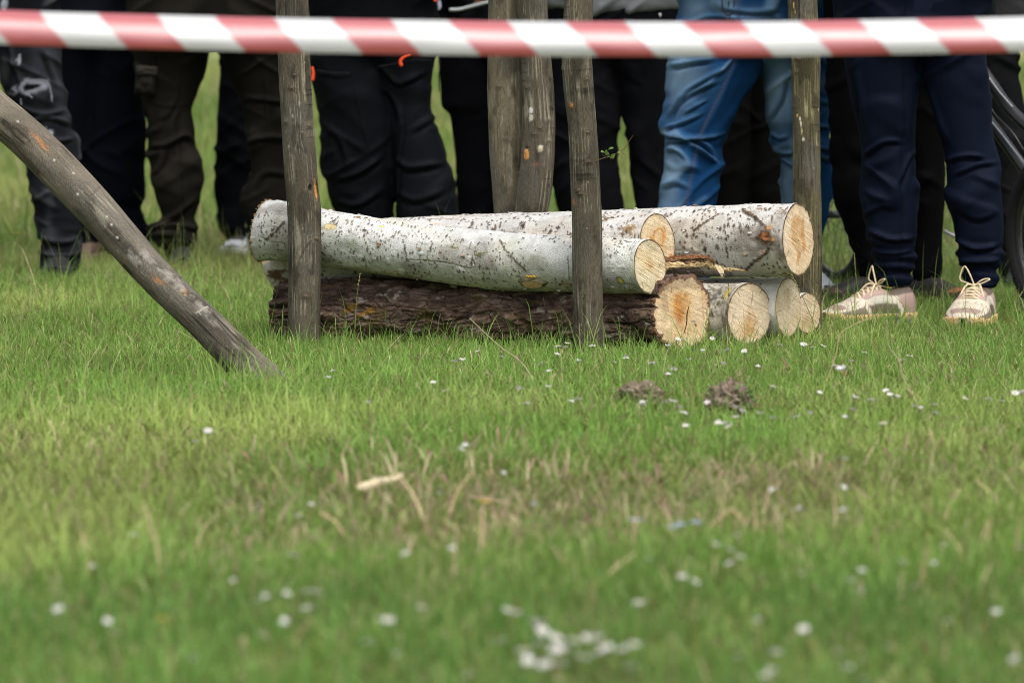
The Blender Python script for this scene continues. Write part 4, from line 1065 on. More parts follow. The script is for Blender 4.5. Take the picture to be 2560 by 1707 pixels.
# 6
r, cx = person(1220, 14.6, 'spectator in black trousers behind the middle stakes, a pale cord at the hip')
trousers(r, 14.6, [[(60, 1090, 1238), (140, 1092, 1236), (265, 1104, 1236), (285, 1122, 1236), (337, 1128, 1236), (398, 1136, 1236), (450, 1142, 1236), (540, 1146, 1234), (650, 1150, 1225)], [(60, 1225, 1352), (300, 1232, 1345), (480, 1245, 1340), (650, 1250, 1330)]], [(-60, 1085, 1384), (60, 1090, 1384), (120, 1090, 1356)], 106, (.0024, .0027, .004), M['cloth'], voxel=.009)
mb = MB(); mb.tube(curve([at(x, y, 14.45) for x, y in ((1124, 25), (1150, 24), (1185, 15), (1222, 5))], 20), .0065, 8, (.50, .54, .55)); mb.tube(curve([at(x, y, 14.45) for x, y in ((1185, 6), (1205, 4), (1224, 8))], 8), .004, 6, (.25, .11, .06)); mb.build('cord', M['lace'], r)
feet(r, 14.6, [(1190, DN), (1290, DN)]); upper_body(r, cx, 14.6, .2, (.01, .01, .013), 6)
# 7 grey sweater
r, cx = person(1545, 14.1, 'spectator in a grey sweater and loose charcoal trousers, behind the bent stake')
trousers(r, 14.1, [[(100, 1380, 1545), (140, 1376, 1535), (260, 1378, 1549), (340, 1378, 1545), (400, 1378, 1543), (450, 1382, 1551), (480, 1385, 1551), (538, 1400, 1559), (660, 1418, 1555)], [(100, 1525, 1696), (153, 1533, 1690), (260, 1555, 1680), (306, 1564, 1678), (382, 1573, 1675), (480, 1584, 1670), (533, 1591, 1666), (660, 1598, 1660)]], [(-60, 1385, 1700), (60, 1380, 1698), (115, 1377, 1696)], 107, (.0042, .0045, .006), M['cloth'], amp=.9)
me = remesh([loft_rows([(-420, 1390, 1690), (-250, 1370, 1700), (-100, 1356, 1706), (-20, 1356, 1708), (12, 1362, 1706), (26, 1388, 1700), (33, 1400, 1690)], 14.1, 40, .56, .13)], .009, 3)
v, n = get_v(me); v, d = folds(v, n, 57, 1.0, .95, .6)
X = project(v)[0]; v[:, 2] -= .012 * np.exp(-((X - 1470) / 90) ** 2) - .01 * np.exp(-((X - 1690) / 70) ** 2)
set_v(me, v, np.array([.20, .21, .225]) * (.75 + .5 * fbm(v[:, 0] * 40, v[:, 1] * 40, v[:, 2] * 40, 5, 3))[:, None]); me.materials.append(M['cloth']); link('sweater', me, r)
mb = MB(); mb.add(*loft_rows([(34, 1647, 1653), (40, 1648, 1653), (44, 1650, 1652)], 13.93, 10, .5, .003, None, 3.)[:3]); mb.C[-1] = np.ones((len(mb.V[-1]), 3)) * .5; mb.build('label_tab', M['lace'], r)
feet(r, 14.1, [(1490, DN), (1630, DN)]); upper_body(r, cx, 14.1, .19, (.115, .12, .13), 7, hem=1.0)
# 8 blue jeans
r, cx = person(1890, 12.9, 'spectator in faded bright blue jeans with a side seam')
BL = [(135, 1678, 1908), (150, 1678, 1905), (165, 1673, 1900), (200, 1670, 1884), (240, 1662, 1860), (262, 1656, 1848), (285, 1657, 1838), (318, 1648, 1818), (335, 1652, 1813), (350, 1663, 1811), (367, 1658, 1805), (385, 1658, 1806), (410, 1657, 1804), (430, 1656, 1799), (480, 1648, 1794), (533, 1640, 1783), (600, 1645, 1776), (690, 1650, 1765)]
BR = [(135, 1885, 2080), (165, 1899, 2078), (200, 1907, 2074), (245, 1913, 2071), (290, 1912, 2074), (306, 1915, 2079), (321, 1922, 2081), (340, 1926, 2077), (367, 1926, 2084), (378, 1940, 2085), (390, 1948, 2082), (420, 1950, 2084), (480, 1952, 2082), (540, 1960, 2074), (597, 1973, 2058), (660, 1984, 2052), (700, 1988, 2050)]
def fade8(v, n, d, c, v0):
    X, Yp = project(v0); z = v0[:, 2]; fr = n[:, 1] < .5
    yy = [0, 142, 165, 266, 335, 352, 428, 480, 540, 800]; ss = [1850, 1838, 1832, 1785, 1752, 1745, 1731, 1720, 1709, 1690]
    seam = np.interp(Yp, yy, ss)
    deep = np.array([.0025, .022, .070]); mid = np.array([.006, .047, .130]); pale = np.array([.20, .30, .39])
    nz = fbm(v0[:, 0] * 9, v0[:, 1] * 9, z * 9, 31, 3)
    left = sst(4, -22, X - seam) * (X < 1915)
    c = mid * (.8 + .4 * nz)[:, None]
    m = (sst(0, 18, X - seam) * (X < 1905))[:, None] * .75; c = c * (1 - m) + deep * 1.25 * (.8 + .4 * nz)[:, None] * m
    # worn areas: front of the thigh and shin, knee ridges
    def worn(px, py, a, b, amt):
        nonlocal c
        q = np.exp(-((X - px) / a) ** 2 - ((Yp - py) / b) ** 2) * amt * (.55 + .9 * nz) * fr
        q = np.clip(q, 0, .95)[:, None]; c = c * (1 - q) + pale * q
    worn(1712, 170, 42, 40, .75); worn(1695, 235, 38, 60, .45); worn(1672, 428, 24, 70, .85); worn(1668, 520, 30, 60, .45); worn(1660, 330, 14, 8, .9); worn(1740, 25, 40, 60, .55); worn(1735, 205, 40, 40, .35)
    worn(1950, 215, 34, 90, .85); worn(1935, 270, 30, 50, .6); worn(1972, 440, 26, 90, .85); worn(1968, 540, 26, 60, .7); worn(1940, 372, 14, 8, .5); worn(1890, 40, 60, 20, .35)
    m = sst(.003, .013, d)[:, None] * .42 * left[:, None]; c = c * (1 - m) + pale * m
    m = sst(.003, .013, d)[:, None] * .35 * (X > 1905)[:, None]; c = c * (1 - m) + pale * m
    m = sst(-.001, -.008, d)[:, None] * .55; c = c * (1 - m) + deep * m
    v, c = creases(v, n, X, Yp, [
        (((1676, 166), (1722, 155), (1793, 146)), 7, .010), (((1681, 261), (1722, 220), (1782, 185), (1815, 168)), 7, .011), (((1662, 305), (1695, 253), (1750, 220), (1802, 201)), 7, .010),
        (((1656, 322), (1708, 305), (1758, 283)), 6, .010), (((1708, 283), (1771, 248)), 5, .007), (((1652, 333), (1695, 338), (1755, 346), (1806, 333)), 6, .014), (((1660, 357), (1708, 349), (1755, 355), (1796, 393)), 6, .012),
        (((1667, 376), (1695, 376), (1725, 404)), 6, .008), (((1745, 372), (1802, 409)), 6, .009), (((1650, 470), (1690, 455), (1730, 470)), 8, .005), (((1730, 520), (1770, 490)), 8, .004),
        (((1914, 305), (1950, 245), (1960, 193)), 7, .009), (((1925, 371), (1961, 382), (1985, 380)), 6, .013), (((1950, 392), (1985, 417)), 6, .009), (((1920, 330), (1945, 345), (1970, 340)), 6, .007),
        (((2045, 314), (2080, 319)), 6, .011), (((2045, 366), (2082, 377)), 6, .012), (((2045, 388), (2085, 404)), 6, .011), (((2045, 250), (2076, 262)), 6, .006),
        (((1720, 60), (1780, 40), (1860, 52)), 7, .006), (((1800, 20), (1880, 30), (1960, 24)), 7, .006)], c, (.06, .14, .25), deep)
    s_ = (np.exp(-((X - seam) / 4.2) ** 2) * fr * (X < 1905))[:, None]
    st = (.55 + .45 * np.sin(Yp * .75))[:, None]
    c = c * (1 - .8 * s_) + np.array([.050, .062, .105]) * .8 * s_ * (.6 + .7 * st)
    v = v - n * (.002 * s_) + n * (.003 * np.exp(-((X - seam - 9) / 5) ** 2) * fr)[:, None]
    return v, c
def denim8(v, n, d, c, v0):
    return fade8(v, n, d, c, v0)
parts8 = dict(zk=.49, za=.1, amp=1.25, diag=.75)
t = trousers(r, 12.9, [BL, BR], [(-60, 1712, 2084), (0, 1702, 2090), (43, 1696, 2097), (100, 1684, 2090), (138, 1677, 2080)], 108, (.02, .1, .24), M['denim'], fade_and_shade=fade8, voxel=.006, leg_off=[-.12, .06], **parts8)
mb = MB()
for a in (((1805, -10), (1806, 15), (1810, 30), (1820, 38), (1832, 30), (1836, 5), (1838, -12)), ((1822, 0), (1821, 22)), ((1824, 38), (1826, 60))):
    mb.tube(curve([at(x, y, 12.745) for x, y in a], 20), .0022, 6, (.04, .03, .03))
mb.build('fly_seam', M['denim'], r)
feet(r, 12.9, [(1705, DN - .6), (2030, DN + .2)], col=(.45, .47, .5), sole=(.6, .6, .6)); upper_body(r, cx, 12.9, .21, (.05, .06, .08), 8)
# 9
r, cx = person(1880, 14.5, 'spectator in black trousers, visible only between the legs of the blue jeans')
trousers(r, 14.5, [[(60, 1775, 1885), (300, 1780, 1880), (480, 1776, 1872), (660, 1790, 1860)], [(60, 1870, 1985), (300, 1876, 1985), (480, 1868, 1975), (660, 1875, 1960)]], [(-60, 1770, 1985), (130, 1775, 1985)], 109, (.0026, .0024, .0024), M['cloth'], voxel=.009)
feet(r, 14.5, [(1820, DN), (1925, DN)]); upper_body(r, cx, 14.5, .2, (.02, .02, .02), 9)
# 10 navy joggers
r, cx = person(2300, 11.85, 'spectator in navy blue cuffed joggers and beige trainers with cream laces')
NL = [(110, 2106, 2302), (140, 2111, 2300), (200, 2120, 2298), (306, 2138, 2289), (340, 2146, 2290), (385, 2150, 2293), (410, 2149, 2294), (480, 2151, 2295), (520, 2158, 2297), (560, 2163, 2298), (588, 2162, 2296), (606, 2166, 2292), (622, 2182, 2290), (640, 2184, 2290), (660, 2188, 2286), (680, 2192, 2283), (700, 2198, 2281), (716, 2202, 2278)]
NR = [(110, 2293, 2472), (140, 2296, 2470), (200, 2305, 2472), (306, 2337, 2476), (345, 2350, 2482), (385, 2358, 2490), (430, 2361, 2500), (480, 2362, 2506), (540, 2375, 2509), (590, 2382, 2511), (612, 2386, 2508), (622, 2396, 2504), (634, 2388, 2510), (650, 2394, 2508), (664, 2404, 2498), (680, 2404, 2494), (700, 2406, 2490), (712, 2410, 2487)]
def fold_shade10(v, n, d, c, v0):  # lit crests and shaded hollows painted into the navy cloth
    X, Yp = project(v0)
    sm = (np.exp(-((X - np.interp(Yp, [0, 300, 480, 700], [2262, 2258, 2252, 2248])) / 3.5) ** 2) * (n[:, 1] < 0))[:, None]
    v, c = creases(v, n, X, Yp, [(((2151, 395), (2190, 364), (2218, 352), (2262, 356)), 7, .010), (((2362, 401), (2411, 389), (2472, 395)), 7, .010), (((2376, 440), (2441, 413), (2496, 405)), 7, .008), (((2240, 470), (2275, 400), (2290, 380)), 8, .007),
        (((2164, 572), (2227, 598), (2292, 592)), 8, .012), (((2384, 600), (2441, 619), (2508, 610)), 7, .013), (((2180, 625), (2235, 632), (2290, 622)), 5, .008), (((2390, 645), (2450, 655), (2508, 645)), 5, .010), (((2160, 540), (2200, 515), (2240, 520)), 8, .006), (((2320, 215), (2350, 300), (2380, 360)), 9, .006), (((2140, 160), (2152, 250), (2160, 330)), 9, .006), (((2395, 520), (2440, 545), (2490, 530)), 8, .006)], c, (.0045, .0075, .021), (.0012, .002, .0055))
    return v - n * .002 * sm, c * (1 - .35 * sm)
t = trousers(r, 11.85, [NL, NR], [(-60, 2085, 2492), (60, 2096, 2483), (118, 2105, 2474)], 110, (.0045, .0072, .018), M['soft'], voxel=.006, fade_and_shade=fold_shade10, zk=.45, za=.17, amp=1.15, stack=.007, leg_off=[.02, -.03])
pan = (np.array([.56, .49, .39]), np.array([.29, .205, .175]), np.array([.12, .09, .07]))
p = at(2205, 300, 11.86); shoe(r, (p[0] - .0, 11.80, -.012), math.radians(207), .315, (.4, .3, .26), (.58, .37, .18), (.62, .51, .34), pan, .118, wide=1.2)
p = at(2438, 300, 11.78); shoe(r, (p[0], 11.72, -.014), math.radians(252), .315, (.4, .3, .26), (.58, .37, .18), (.62, .51, .34), pan, .125, wide=1.3)
upper_body(r, cx, 11.85, .23, (.012, .016, .035), 10)
# 11
r, cx = person(2230, 12.65, 'spectator in black trousers and dark brown-tipped shoes, standing behind the navy joggers')
trousers(r, 12.65, [[(60, 2055, 2200), (140, 2060, 2195), (400, 2078, 2210), (450, 2079, 2212), (500, 2082, 2213), (557, 2105, 2215), (640, 2135, 2222), (664, 2150, 2224), (735, 2156, 2225)], [(60, 2230, 2400), (140, 2250, 2395), (300, 2270, 2370), (450, 2285, 2364), (540, 2290, 2360), (634, 2290, 2352), (700, 2290, 2346), (738, 2292, 2342)]], [(-60, 2055, 2400), (110, 2056, 2400)], 111, (.0022, .0022, .003), M['cloth'], voxel=.009)
for px, a in ((2175, math.radians(205)), (2315, math.radians(318))):
    p = at(px, 300, 12.6); shoe(r, (p[0], 12.62, .004), a, .30, (.014, .011, .011), (.03, .018, .014), None, None, .085, tip_=(.26, .09, .035) if px > 2200 else (.05, .025, .02))
upper_body(r, cx, 12.65, .21, (.012, .012, .014), 11)
# 12
r, cx = person(2500, 13.3, 'spectator in washed charcoal trousers at the right edge, behind the bicycle')
trousers(r, 13.3, [[(60, 2448, 2545), (150, 2452, 2544), (184, 2453, 2547), (214, 2452, 2558), (300, 2462, 2572), (400, 2472, 2584), (500, 2482, 2588), (600, 2492, 2588), (700, 2500, 2586)], [(60, 2570, 2680), (300, 2590, 2690), (700, 2600, 2680)]], [(-60, 2445, 2545), (60, 2447, 2545)], 112, (.009, .0095, .011), M['denim'], voxel=.008, amp=1.2, zk=.6)
mb = MB(); mb.tube(curve([at(2540, -10, 13.2), at(2546, 10, 13.19), at(2541, 20, 13.2)], 8), .010, 8, (.02, .02, .022)); mb.build('belt_loop', M['denim'], r)
feet(r, 13.3, [(2545, DN), (2640, DN)]); upper_body(r, cx + .06, 13.3, .2, (.05, .05, .055), 12)

# ================================================================= bicycle
root = thing('bicycle', (1.5, 12.6, 0), 'black bicycle with a knobbly tyre at the right edge, front wheel hidden behind the joggers', 'bicycle')
RW = .254
A_, B_ = np.array([1.695, 12.05, RW]), np.array([1.13, 13.42, RW])
ax = (A_ - B_) / np.linalg.norm(A_ - B_); sd = np.array([-ax[1], ax[0], 0])
def wheel(c, name):
    g = np.linspace(0, 6.2832, 97)[:-1]; P = c + RW * .92 * (np.cos(g)[:, None] * ax + np.sin(g)[:, None] * np.array([0, 0, 1.]))
    P = np.vstack([P, P[:1]])
    mb = MB(); mb.tube(P, .026, 14, (.018, .018, .019), cap=False)
    for k in range(120):
        for q in (-1, 0, 1):
            t = (k + .5 * (q == 0)) / 120 * 6.2832; rad = math.cos(t) * ax + math.sin(t) * np.array([0, 0, 1.]); tg = -math.sin(t) * ax + math.cos(t) * np.array([0, 0, 1.])
            o = c + rad * (RW * .92 + .022 - (.007 if q else 0)) + sd * q * .016
            a, b, h = tg * .0042, (sd * .005), rad * .0065
            V = [o - a - b, o + a - b, o + a + b, o - a + b]; V = np.array(V + [v_ + h for v_ in V])
            mb.add(V, [[3, 2, 1, 0], [4, 5, 6, 7], [0, 1, 5, 4], [1, 2, 6, 5], [2, 3, 7, 6], [3, 0, 4, 7]], None, np.array([.022, .022, .022]) * random.uniform(.7, 1.6))
    w = mb.build('wheel', M['rubber'], root, smooth=False)
    rm = MB(); rm.tube(c + (P - c) * (RW * .92 - .026) / (RW * .92), .010, 8, (.03, .03, .03), cap=False); rm.build('rim', M['metal'], w)
    sp = MB()
    for k in range(28):
        t = k / 28 * 6.2832; e = c + (RW * .82) * (math.cos(t) * ax + math.sin(t) * np.array([0, 0, 1.])); t2 = t + (.9 if k % 2 else -.9)
        sp.tube([c + .02 * (math.cos(t2) * ax + math.sin(t2) * np.array([0, 0, 1.])) + sd * (.028 if k % 4 < 2 else -.028), e], .0011, 5, (.05, .05, .05))
    sp.tube([c - sd * .045, c + sd * .045], .014, 10, (.05, .05, .05)); sp.build('spokes', M['metal'], w)
wheel(A_, 'rear'); wheel(B_, 'front')
mb = MB(); bk = (.012, .012, .013); zz = np.array([0, 0, 1.])
def bt(pts, r_, n_=24): mb.tube(curve(pts, n_), r_, 14, bk)
t1 = [at(2380, 70, 12.75), at(2472, 200, 12.6), at(2515, 262, 12.5), at(2560, 308, 12.42), at(2640, 372, 12.3)]
t2 = [at(2400, 195, 12.75), at(2475, 305, 12.6), at(2560, 422, 12.42), at(2650, 545, 12.3)]
bt(t1, .020); bt(t2, .018)
bt([t1[-1], t2[-1]], .016); bt([t1[0] + zz * .05, t2[0] - zz * .05], .021)
hd = t2[0] - zz * .05
for s_ in (-1, 1):
    bt([hd, B_ + zz * .34 - ax * 0 + sd * .05 * s_ + ax * .09, B_ + sd * .05 * s_], .012)
    bt([t2[-1], A_ + sd * .06 * s_], .010); bt([t1[-1], A_ + sd * .06 * s_], .008)
mb.build('frame', M['metal'], root)
mb = MB(); cb = t2[-1] - zz * .02
mb.tube(curve([at(2463, 205, 12.56), at(2480, 275, 12.5), at(2530, 330, 12.4), at(2562, 380, 12.36)], 20), .003, 6, (.02, .02, .02))
mb.tube(curve([at(2473, 298, 12.55), at(2500, 330, 12.5), at(2560, 408, 12.38)], 14), .003, 6, (.30, .32, .34)); mb.tube(curve([at(2470, 192, 12.57), at(2500, 232, 12.5), at(2532, 268, 12.44)], 14), .0025, 6, (.28, .30, .31))  # pale strips added along the frame tubes as their chrome-like highlights
mb.build('cable_and_glint', M['metal'], root)
mb = MB(); mb.tube([at(2362, 578, 12.9), at(2380, 588, 12.88), at(2392, 592, 12.86)], .006, 8, (.34, .35, .37)); mb.build('kickstand', M['metal'], root)
mb = MB(); mb.tube([t1[-1], t1[-1] + zz * .14], .014, 10, bk); mb.tube(curve([t1[-1] + zz * .15 + ax * .12, t1[-1] + zz * .165, t1[-1] + zz * .155 - ax * .12], 10), [.05, .06, .06, .055, .045, .035, .028, .024, .022, .02], 12, bk, flat=1); mb.build('saddle', M['rubber'], root)

# ================================================================= barrier tape
root = None
YT = 6.86
xs = np.arange(-2200, 4700, 6.)
cyy = np.interp(xs, [-2200, 0, 700, 1300, 1900, 2560, 4700], [-90, 69, 88, 97, 98, 86, -30])
kk = np.hanning(61); kk /= kk.sum(); cyy = np.convolve(np.pad(cyy, 30, 'edge'), kk, 'valid')
wd = np.interp(xs, [0, 1300, 2560], [.98, 1.0, 1.02])
prof = np.array([(.003, -.0315), (.000, -.026), (-.003, -.017), (-.0035, -.009), (.000, -.001), (.010, .007), (.026, .0150), (.050, .0230), (.080, .0305)])
arc = np.r_[0, np.cumsum(np.linalg.norm(np.diff(prof, axis=0), axis=1))]
zz_ = np.linspace(-.0315, .0305, 60); an = np.radians(np.linspace(112, 12, 59)); pr = np.stack([np.r_[0, np.cumsum(np.diff(zz_) / np.tan(an))], zz_], 1); sv = np.r_[0, np.cumsum(np.linalg.norm(np.diff(pr, axis=0), axis=1))]; arc = sv
fz = (pr[:, 1] - pr[0, 1]) / (pr[-1, 1] - pr[0, 1])
V, C = [], []
for x, y, w_ in zip(xs, cyy, wd):
    c = at(x, y, YT + 1e-5 * (x - 1280))
    rk = .004 * (fbm(x * .004, sv * 20, 0, 8, 2) - .5)
    V.append(np.stack([np.full(len(sv), c[0]), c[1] + pr[:, 0] * (1 + .3 * (vn(x * .003, 0, 0, 5) - .5)) + rk, c[2] + pr[:, 1] * w_], 1))
    ph = ((x - 25) / 294. - fz * -.275)
    ph = ph - np.floor(ph)
    red = (ph < .5)[:, None]
    C.append(np.where(red, np.array([.40, .020, .026]), np.array([.53, .535, .53])))
V = np.array(V); n1 = len(sv)
Vb = V + np.array([0, .0006, 0])
mb = MB(); q = grid_quads(len(xs), n1, False)
mb.add(V.reshape(-1, 3), q, None, np.array(C).reshape(-1, 3))
o = mb.build('barrier_tape', M['tape'], None, (0, YT, .87)); tag(o, 'red and white striped barrier tape stretched across the front of the scene', 'tape')
# ================================================================= ground
def ground_mesh():
    ys = np.concatenate([np.arange(2.0, 18, .10), np.arange(18, 40, .5), np.arange(40, 82, 2.), np.arange(82, 400, 30.)])
    xs = np.concatenate([-np.geomspace(250, 4.2, 26), np.arange(-4, 4.01, .10), np.geomspace(4.2, 250, 26)])
    X, Y = np.meshgrid(xs, ys)
    Z = gz(X, Y) - .004
    V = np.stack([X, Y, Z], -1).reshape(-1, 3)
    n = fbm(X * 3, Y * 3, 0, 3, 4); m = fbm(X * .5, Y * .25, 0, 4, 3)
    near = (Y < 22)[..., None]
    soil = np.array([.11, .125, .045]) * (.6 + .8 * n)[..., None]
    far = np.array([.19, .215, .078]) * (.80 + .4 * n)[..., None] * (1 - .3 * m[..., None]) + np.array([.07, .055, .02]) * sst(.5, .7, m)[..., None]
    t = sst(16, 24, Y)[..., None]
    c = soil * (1 - t) + far * t
    me = mesh_np('ground', V, grid_quads(len(ys), len(xs), False), None, c.reshape(-1, 3), True, mat_col('meadow_ground', .95, 25, .35, .5, 60, .1))
    return tag(link('ground', me), kind='structure')
ground_mesh()

# ================================================================= grass
SEGS = []                                                      # footprints kept free of blades: (ax, ay, bx, by, r)
for o in list(COL.objects):
    pass
def foot(S_, r=.8):
    a, b = S_.C[0], S_.C[-1]; SEGS.append((a[0], a[1], b[0], b[1], S_.r.mean() * r))
def footline(pxa, pxb, Y0, r): SEGS.append((at(pxa, 780, line_Y(Y0, pxa))[0], line_Y(Y0, pxa), at(pxb, 780, line_Y(Y0, pxb))[0], line_Y(Y0, pxb), r))
footline(705, 1700, 10.69, .070); footline(760, 1868, 10.88, .070); footline(860, 1966, 11.05, .065); footline(1000, 2016, 11.17, .04)
for px, Y_, r_ in ((760, 10.90, .036), (1474, 10.575, .034), (1312, 11.37, .035), (1295, 11.47, .035), (2020, 11.16, .035)):
    x_ = at(px, 800, Y_)[0]; SEGS.append((x_, Y_, x_, Y_ + .001, r_))
def clear(x, y):
    ok = np.ones(len(x), bool)
    for ax_, ay, bx, by, r_ in SEGS:
        dx, dy = bx - ax_, by - ay; l = dx * dx + dy * dy
        t = np.clip(((x - ax_) * dx + (y - ay) * dy) / l, 0, 1)
        ok &= np.hypot(x - ax_ - t * dx, y - ay - t * dy) > r_
    return ok
def log_near(x, y):
    """distance to the pile and stakes, where the grass is left longer"""
    d = np.full(len(x), 9.)
    for ax_, ay, bx, by, r_ in SEGS:
        dx, dy = bx - ax_, by - ay; l = dx * dx + dy * dy
        t = np.clip(((x - ax_) * dx + (y - ay) * dy) / l, 0, 1)
        d = np.minimum(d, np.hypot(x - ax_ - t * dx, y - ay - t * dy) - r_)
    return d
G1, G2, G3 = np.array([.135, .262, .044]), np.array([.245, .405, .088]), np.array([.36, .455, .125])
GB = np.array([.10, .215, .050]); DRY, TAN, RED = np.array([.50, .43, .25]), np.array([.60, .49, .32]), np.array([.44, .28, .20])
AV, AQ, AT_, AC = [], [], [], []
NB = [0]
def blades(x, y, L, wid, lean, col, seed, stiff=.4):
    n = len(x); r = np.random.default_rng(seed)
    az = r.uniform(0, 6.283, n); fa = r.uniform(0, 6.283, n)
    z = gz(x, y) - .004
    ldx, ldy = np.cos(az) * lean * L, np.sin(az) * lean * L
    h = L * np.sqrt(np.clip(1 - lean ** 2 * .8, .1, 1))
    wx, wy = np.cos(fa) * wid, np.sin(fa) * wid
    def ring(t, k, w_):
        cx, cy, cz = x + ldx * k, y + ldy * k, z + h * t
        return np.stack([cx - wx * w_, cy - wy * w_, cz], 1), np.stack([cx + wx * w_, cy + wy * w_, cz], 1)
    a0, b0 = ring(0, 0, .8); a1, b1 = ring(.42, .18 * (1 - stiff) + .3 * stiff, 1.); a2, b2 = ring(.78, .58, .7)
    tip_ = np.stack([x + ldx, y + ldy, z + h * (1 - .12 * lean)], 1)
    V = np.stack([a0, b0, a1, b1, a2, b2, tip_], 1).reshape(-1, 3)
    base = np.arange(n)[:, None] * 7 + NB[0]
    Q = np.concatenate([base + np.array([0, 1, 3, 2]), base + np.array([2, 3, 5, 4])])
    T = base + np.array([4, 5, 6])
    c = np.repeat(col[:, None], 7, 1)
    c[:, 0:2] = c[:, 0:2] * .8 + np.array([.09, .10, .035]) * .2   # paler, older leaf base
    AV.append(V); AQ.append(Q); AT_.append(T); AC.append(c.reshape(-1, 3)); NB[0] += n * 7
def scatter(y0, y1, dens, seed, margin=.7):
    r = np.random.default_rng(seed)
    wmax = y1 * 1280 / F + margin
    n = int(dens * (y1 - y0) * 2 * wmax)
    y = r.uniform(y0, y1, n); x = r.uniform(-wmax, wmax, n)
    k = np.abs(x) < y * 1280 / F + margin
    # tufts: thin the sward by a clump field
    x, y = x[k], y[k]
    cl = fbm(x * 9, y * 9, 0, 7, 3)
    k = r.random(len(x)) < sst(.22, .55, cl) * .75 + .25
    x, y = x[k], y[k]
    # pull towards tuft centres
    x = x + .012 * (vn(x * 30, y * 30, 0, 3) - .5) * 2; y = y + .012 * (vn(x * 30, y * 30, 5, 4) - .5) * 2
    k = clear(x, y)
    return x[k], y[k]
def sward(y0, y1, dens, seed, L0, wid, margin=.7):
    x, y = scatter(y0, y1, dens, seed, margin); n = len(x)
    r = np.random.default_rng(seed + 1)
    P = np.stack([x, y, gz(x, y) + .03], 1); px, py = project(P)
    patch = fbm(x * 1.6, y * 1.1, 0, 21, 3); fine = fbm(x * 6, y * 6, 0, 22, 3); hue = fbm(x * 1.1 + 4, y * .9, 0, 23, 2)
    # straw-strewn, thinner patch in the middle distance; fresh greener turf in front of it and to the right
    thin = sst(6.1, 6.7, y) * sst(8.2, 7.3, y) * sst(-.75, -.1, x) * np.clip(2.6 * fbm(x * 2.4, y * 1.6, 0, 29, 3) - .75, 0, 1.1)
    thin = np.maximum(thin, .45 * sst(7.0, 7.4, y) * sst(8.6, 8.1, y) * sst(.0, -.4, x) * (.2 + patch))
    k = r.random(n) > .35 * np.clip(thin, 0, 1); x, y, px, py, patch, fine, hue, thin = [q[k] for q in (x, y, px, py, patch, fine, hue, thin)]; n = len(x)
    lush = sst(6.3, 5.6, y)
    near = np.clip(log_near(x, y) / .12, 0, 1)
    L = L0 * r.gamma(9, 1 / 9., n) * (.55 + .9 * fine) * (1 - .55 * np.clip(thin, 0, 1)) * (1 + .25 * (1 - near) * (y < 11.6))
    L = L * (1 + .15 * sst(9.6, 9.1, y) * sst(8.4, 9.0, y) * sst(.3, -.4, x))
    lean = np.clip(np.abs(r.normal(.46, .25, n)), .02, .97)
    a = r.random(n)[:, None]
    c = G1 * (1 - a) + G2 * a
    m = np.clip(sst(.40, .64, hue - .10 * lush - .06 * sst(8.4, 9.4, y) * sst(.2, -.5, x) + .10 * (a[:, 0] - .5)), 0, 1)[:, None]; c = c * (1 - .9 * m) + G3 * .9 * m
    m = (lush * 1.1 * np.clip(.4 + 1.2 * (patch - .2), 0, 1))[:, None] * r.uniform(.3, 1, (n, 1)); m = np.clip(m, 0, 1); c = c * (1 - m) + GB * m
    right = (sst(.35, 1.2, x) * sst(9.6, 10.6, y) * .55)[:, None] * r.random((n, 1)); c = c * (1 - right) + np.array([.10, .175, .040]) * right
    dryp = .04 + .20 * thin + .045 * (patch > .55) + .08 * sst(11.8, 13.0, y)
    dryp = dryp * (1 - .6 * lush)
    d = r.random(n) < dryp
    dc = np.where(r.random((n, 1)) < .5, DRY, np.where(r.random((n, 1)) < .62, TAN, RED))
    c = np.where(d[:, None], dc * r.uniform(.6, 1.2, (n, 1)), c)
    c = c * r.uniform(.75, 1.25, (n, 1)) * (1.06 + .34 * (fbm(x * 1.9 + 7, y * 1.2, 0, 33, 2) - .5) + .12 * sst(7.6, 8.6, y) * sst(11.5, 10, y))[:, None]
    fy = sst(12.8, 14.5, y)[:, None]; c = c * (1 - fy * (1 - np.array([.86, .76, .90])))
    lean = np.where(d, np.clip(lean * 1.5, 0, .97), lean)
    w_ = wid * r.uniform(.6, 1.3, n) * np.where(d, .75, 1)
    blades(x, y, L, w_, lean, c, seed + 2)
sward(4.55, 6.4, 6000, 301, .050, .0015, .45)
sward(6.4, 8.6, 6200, 311, .044, .0014, .5)
sward(8.6, 11.6, 9000, 321, .035, .0011, .6)
sward(11.6, 15.5, 5000, 331, .048, .0013, .7)
sward(8.4, 11.6, 620, 391, .090, .0009, .6)
sward(11.6, 15.5, 260, 393, .15, .0010, .7)
sward(5.0, 8.4, 160, 395, .085, .0011, .5)
sward(15.5, 24, 900, 341, .12, .0035, 1.)
sward(24, 40, 260, 351, .16, .007, 1.5)
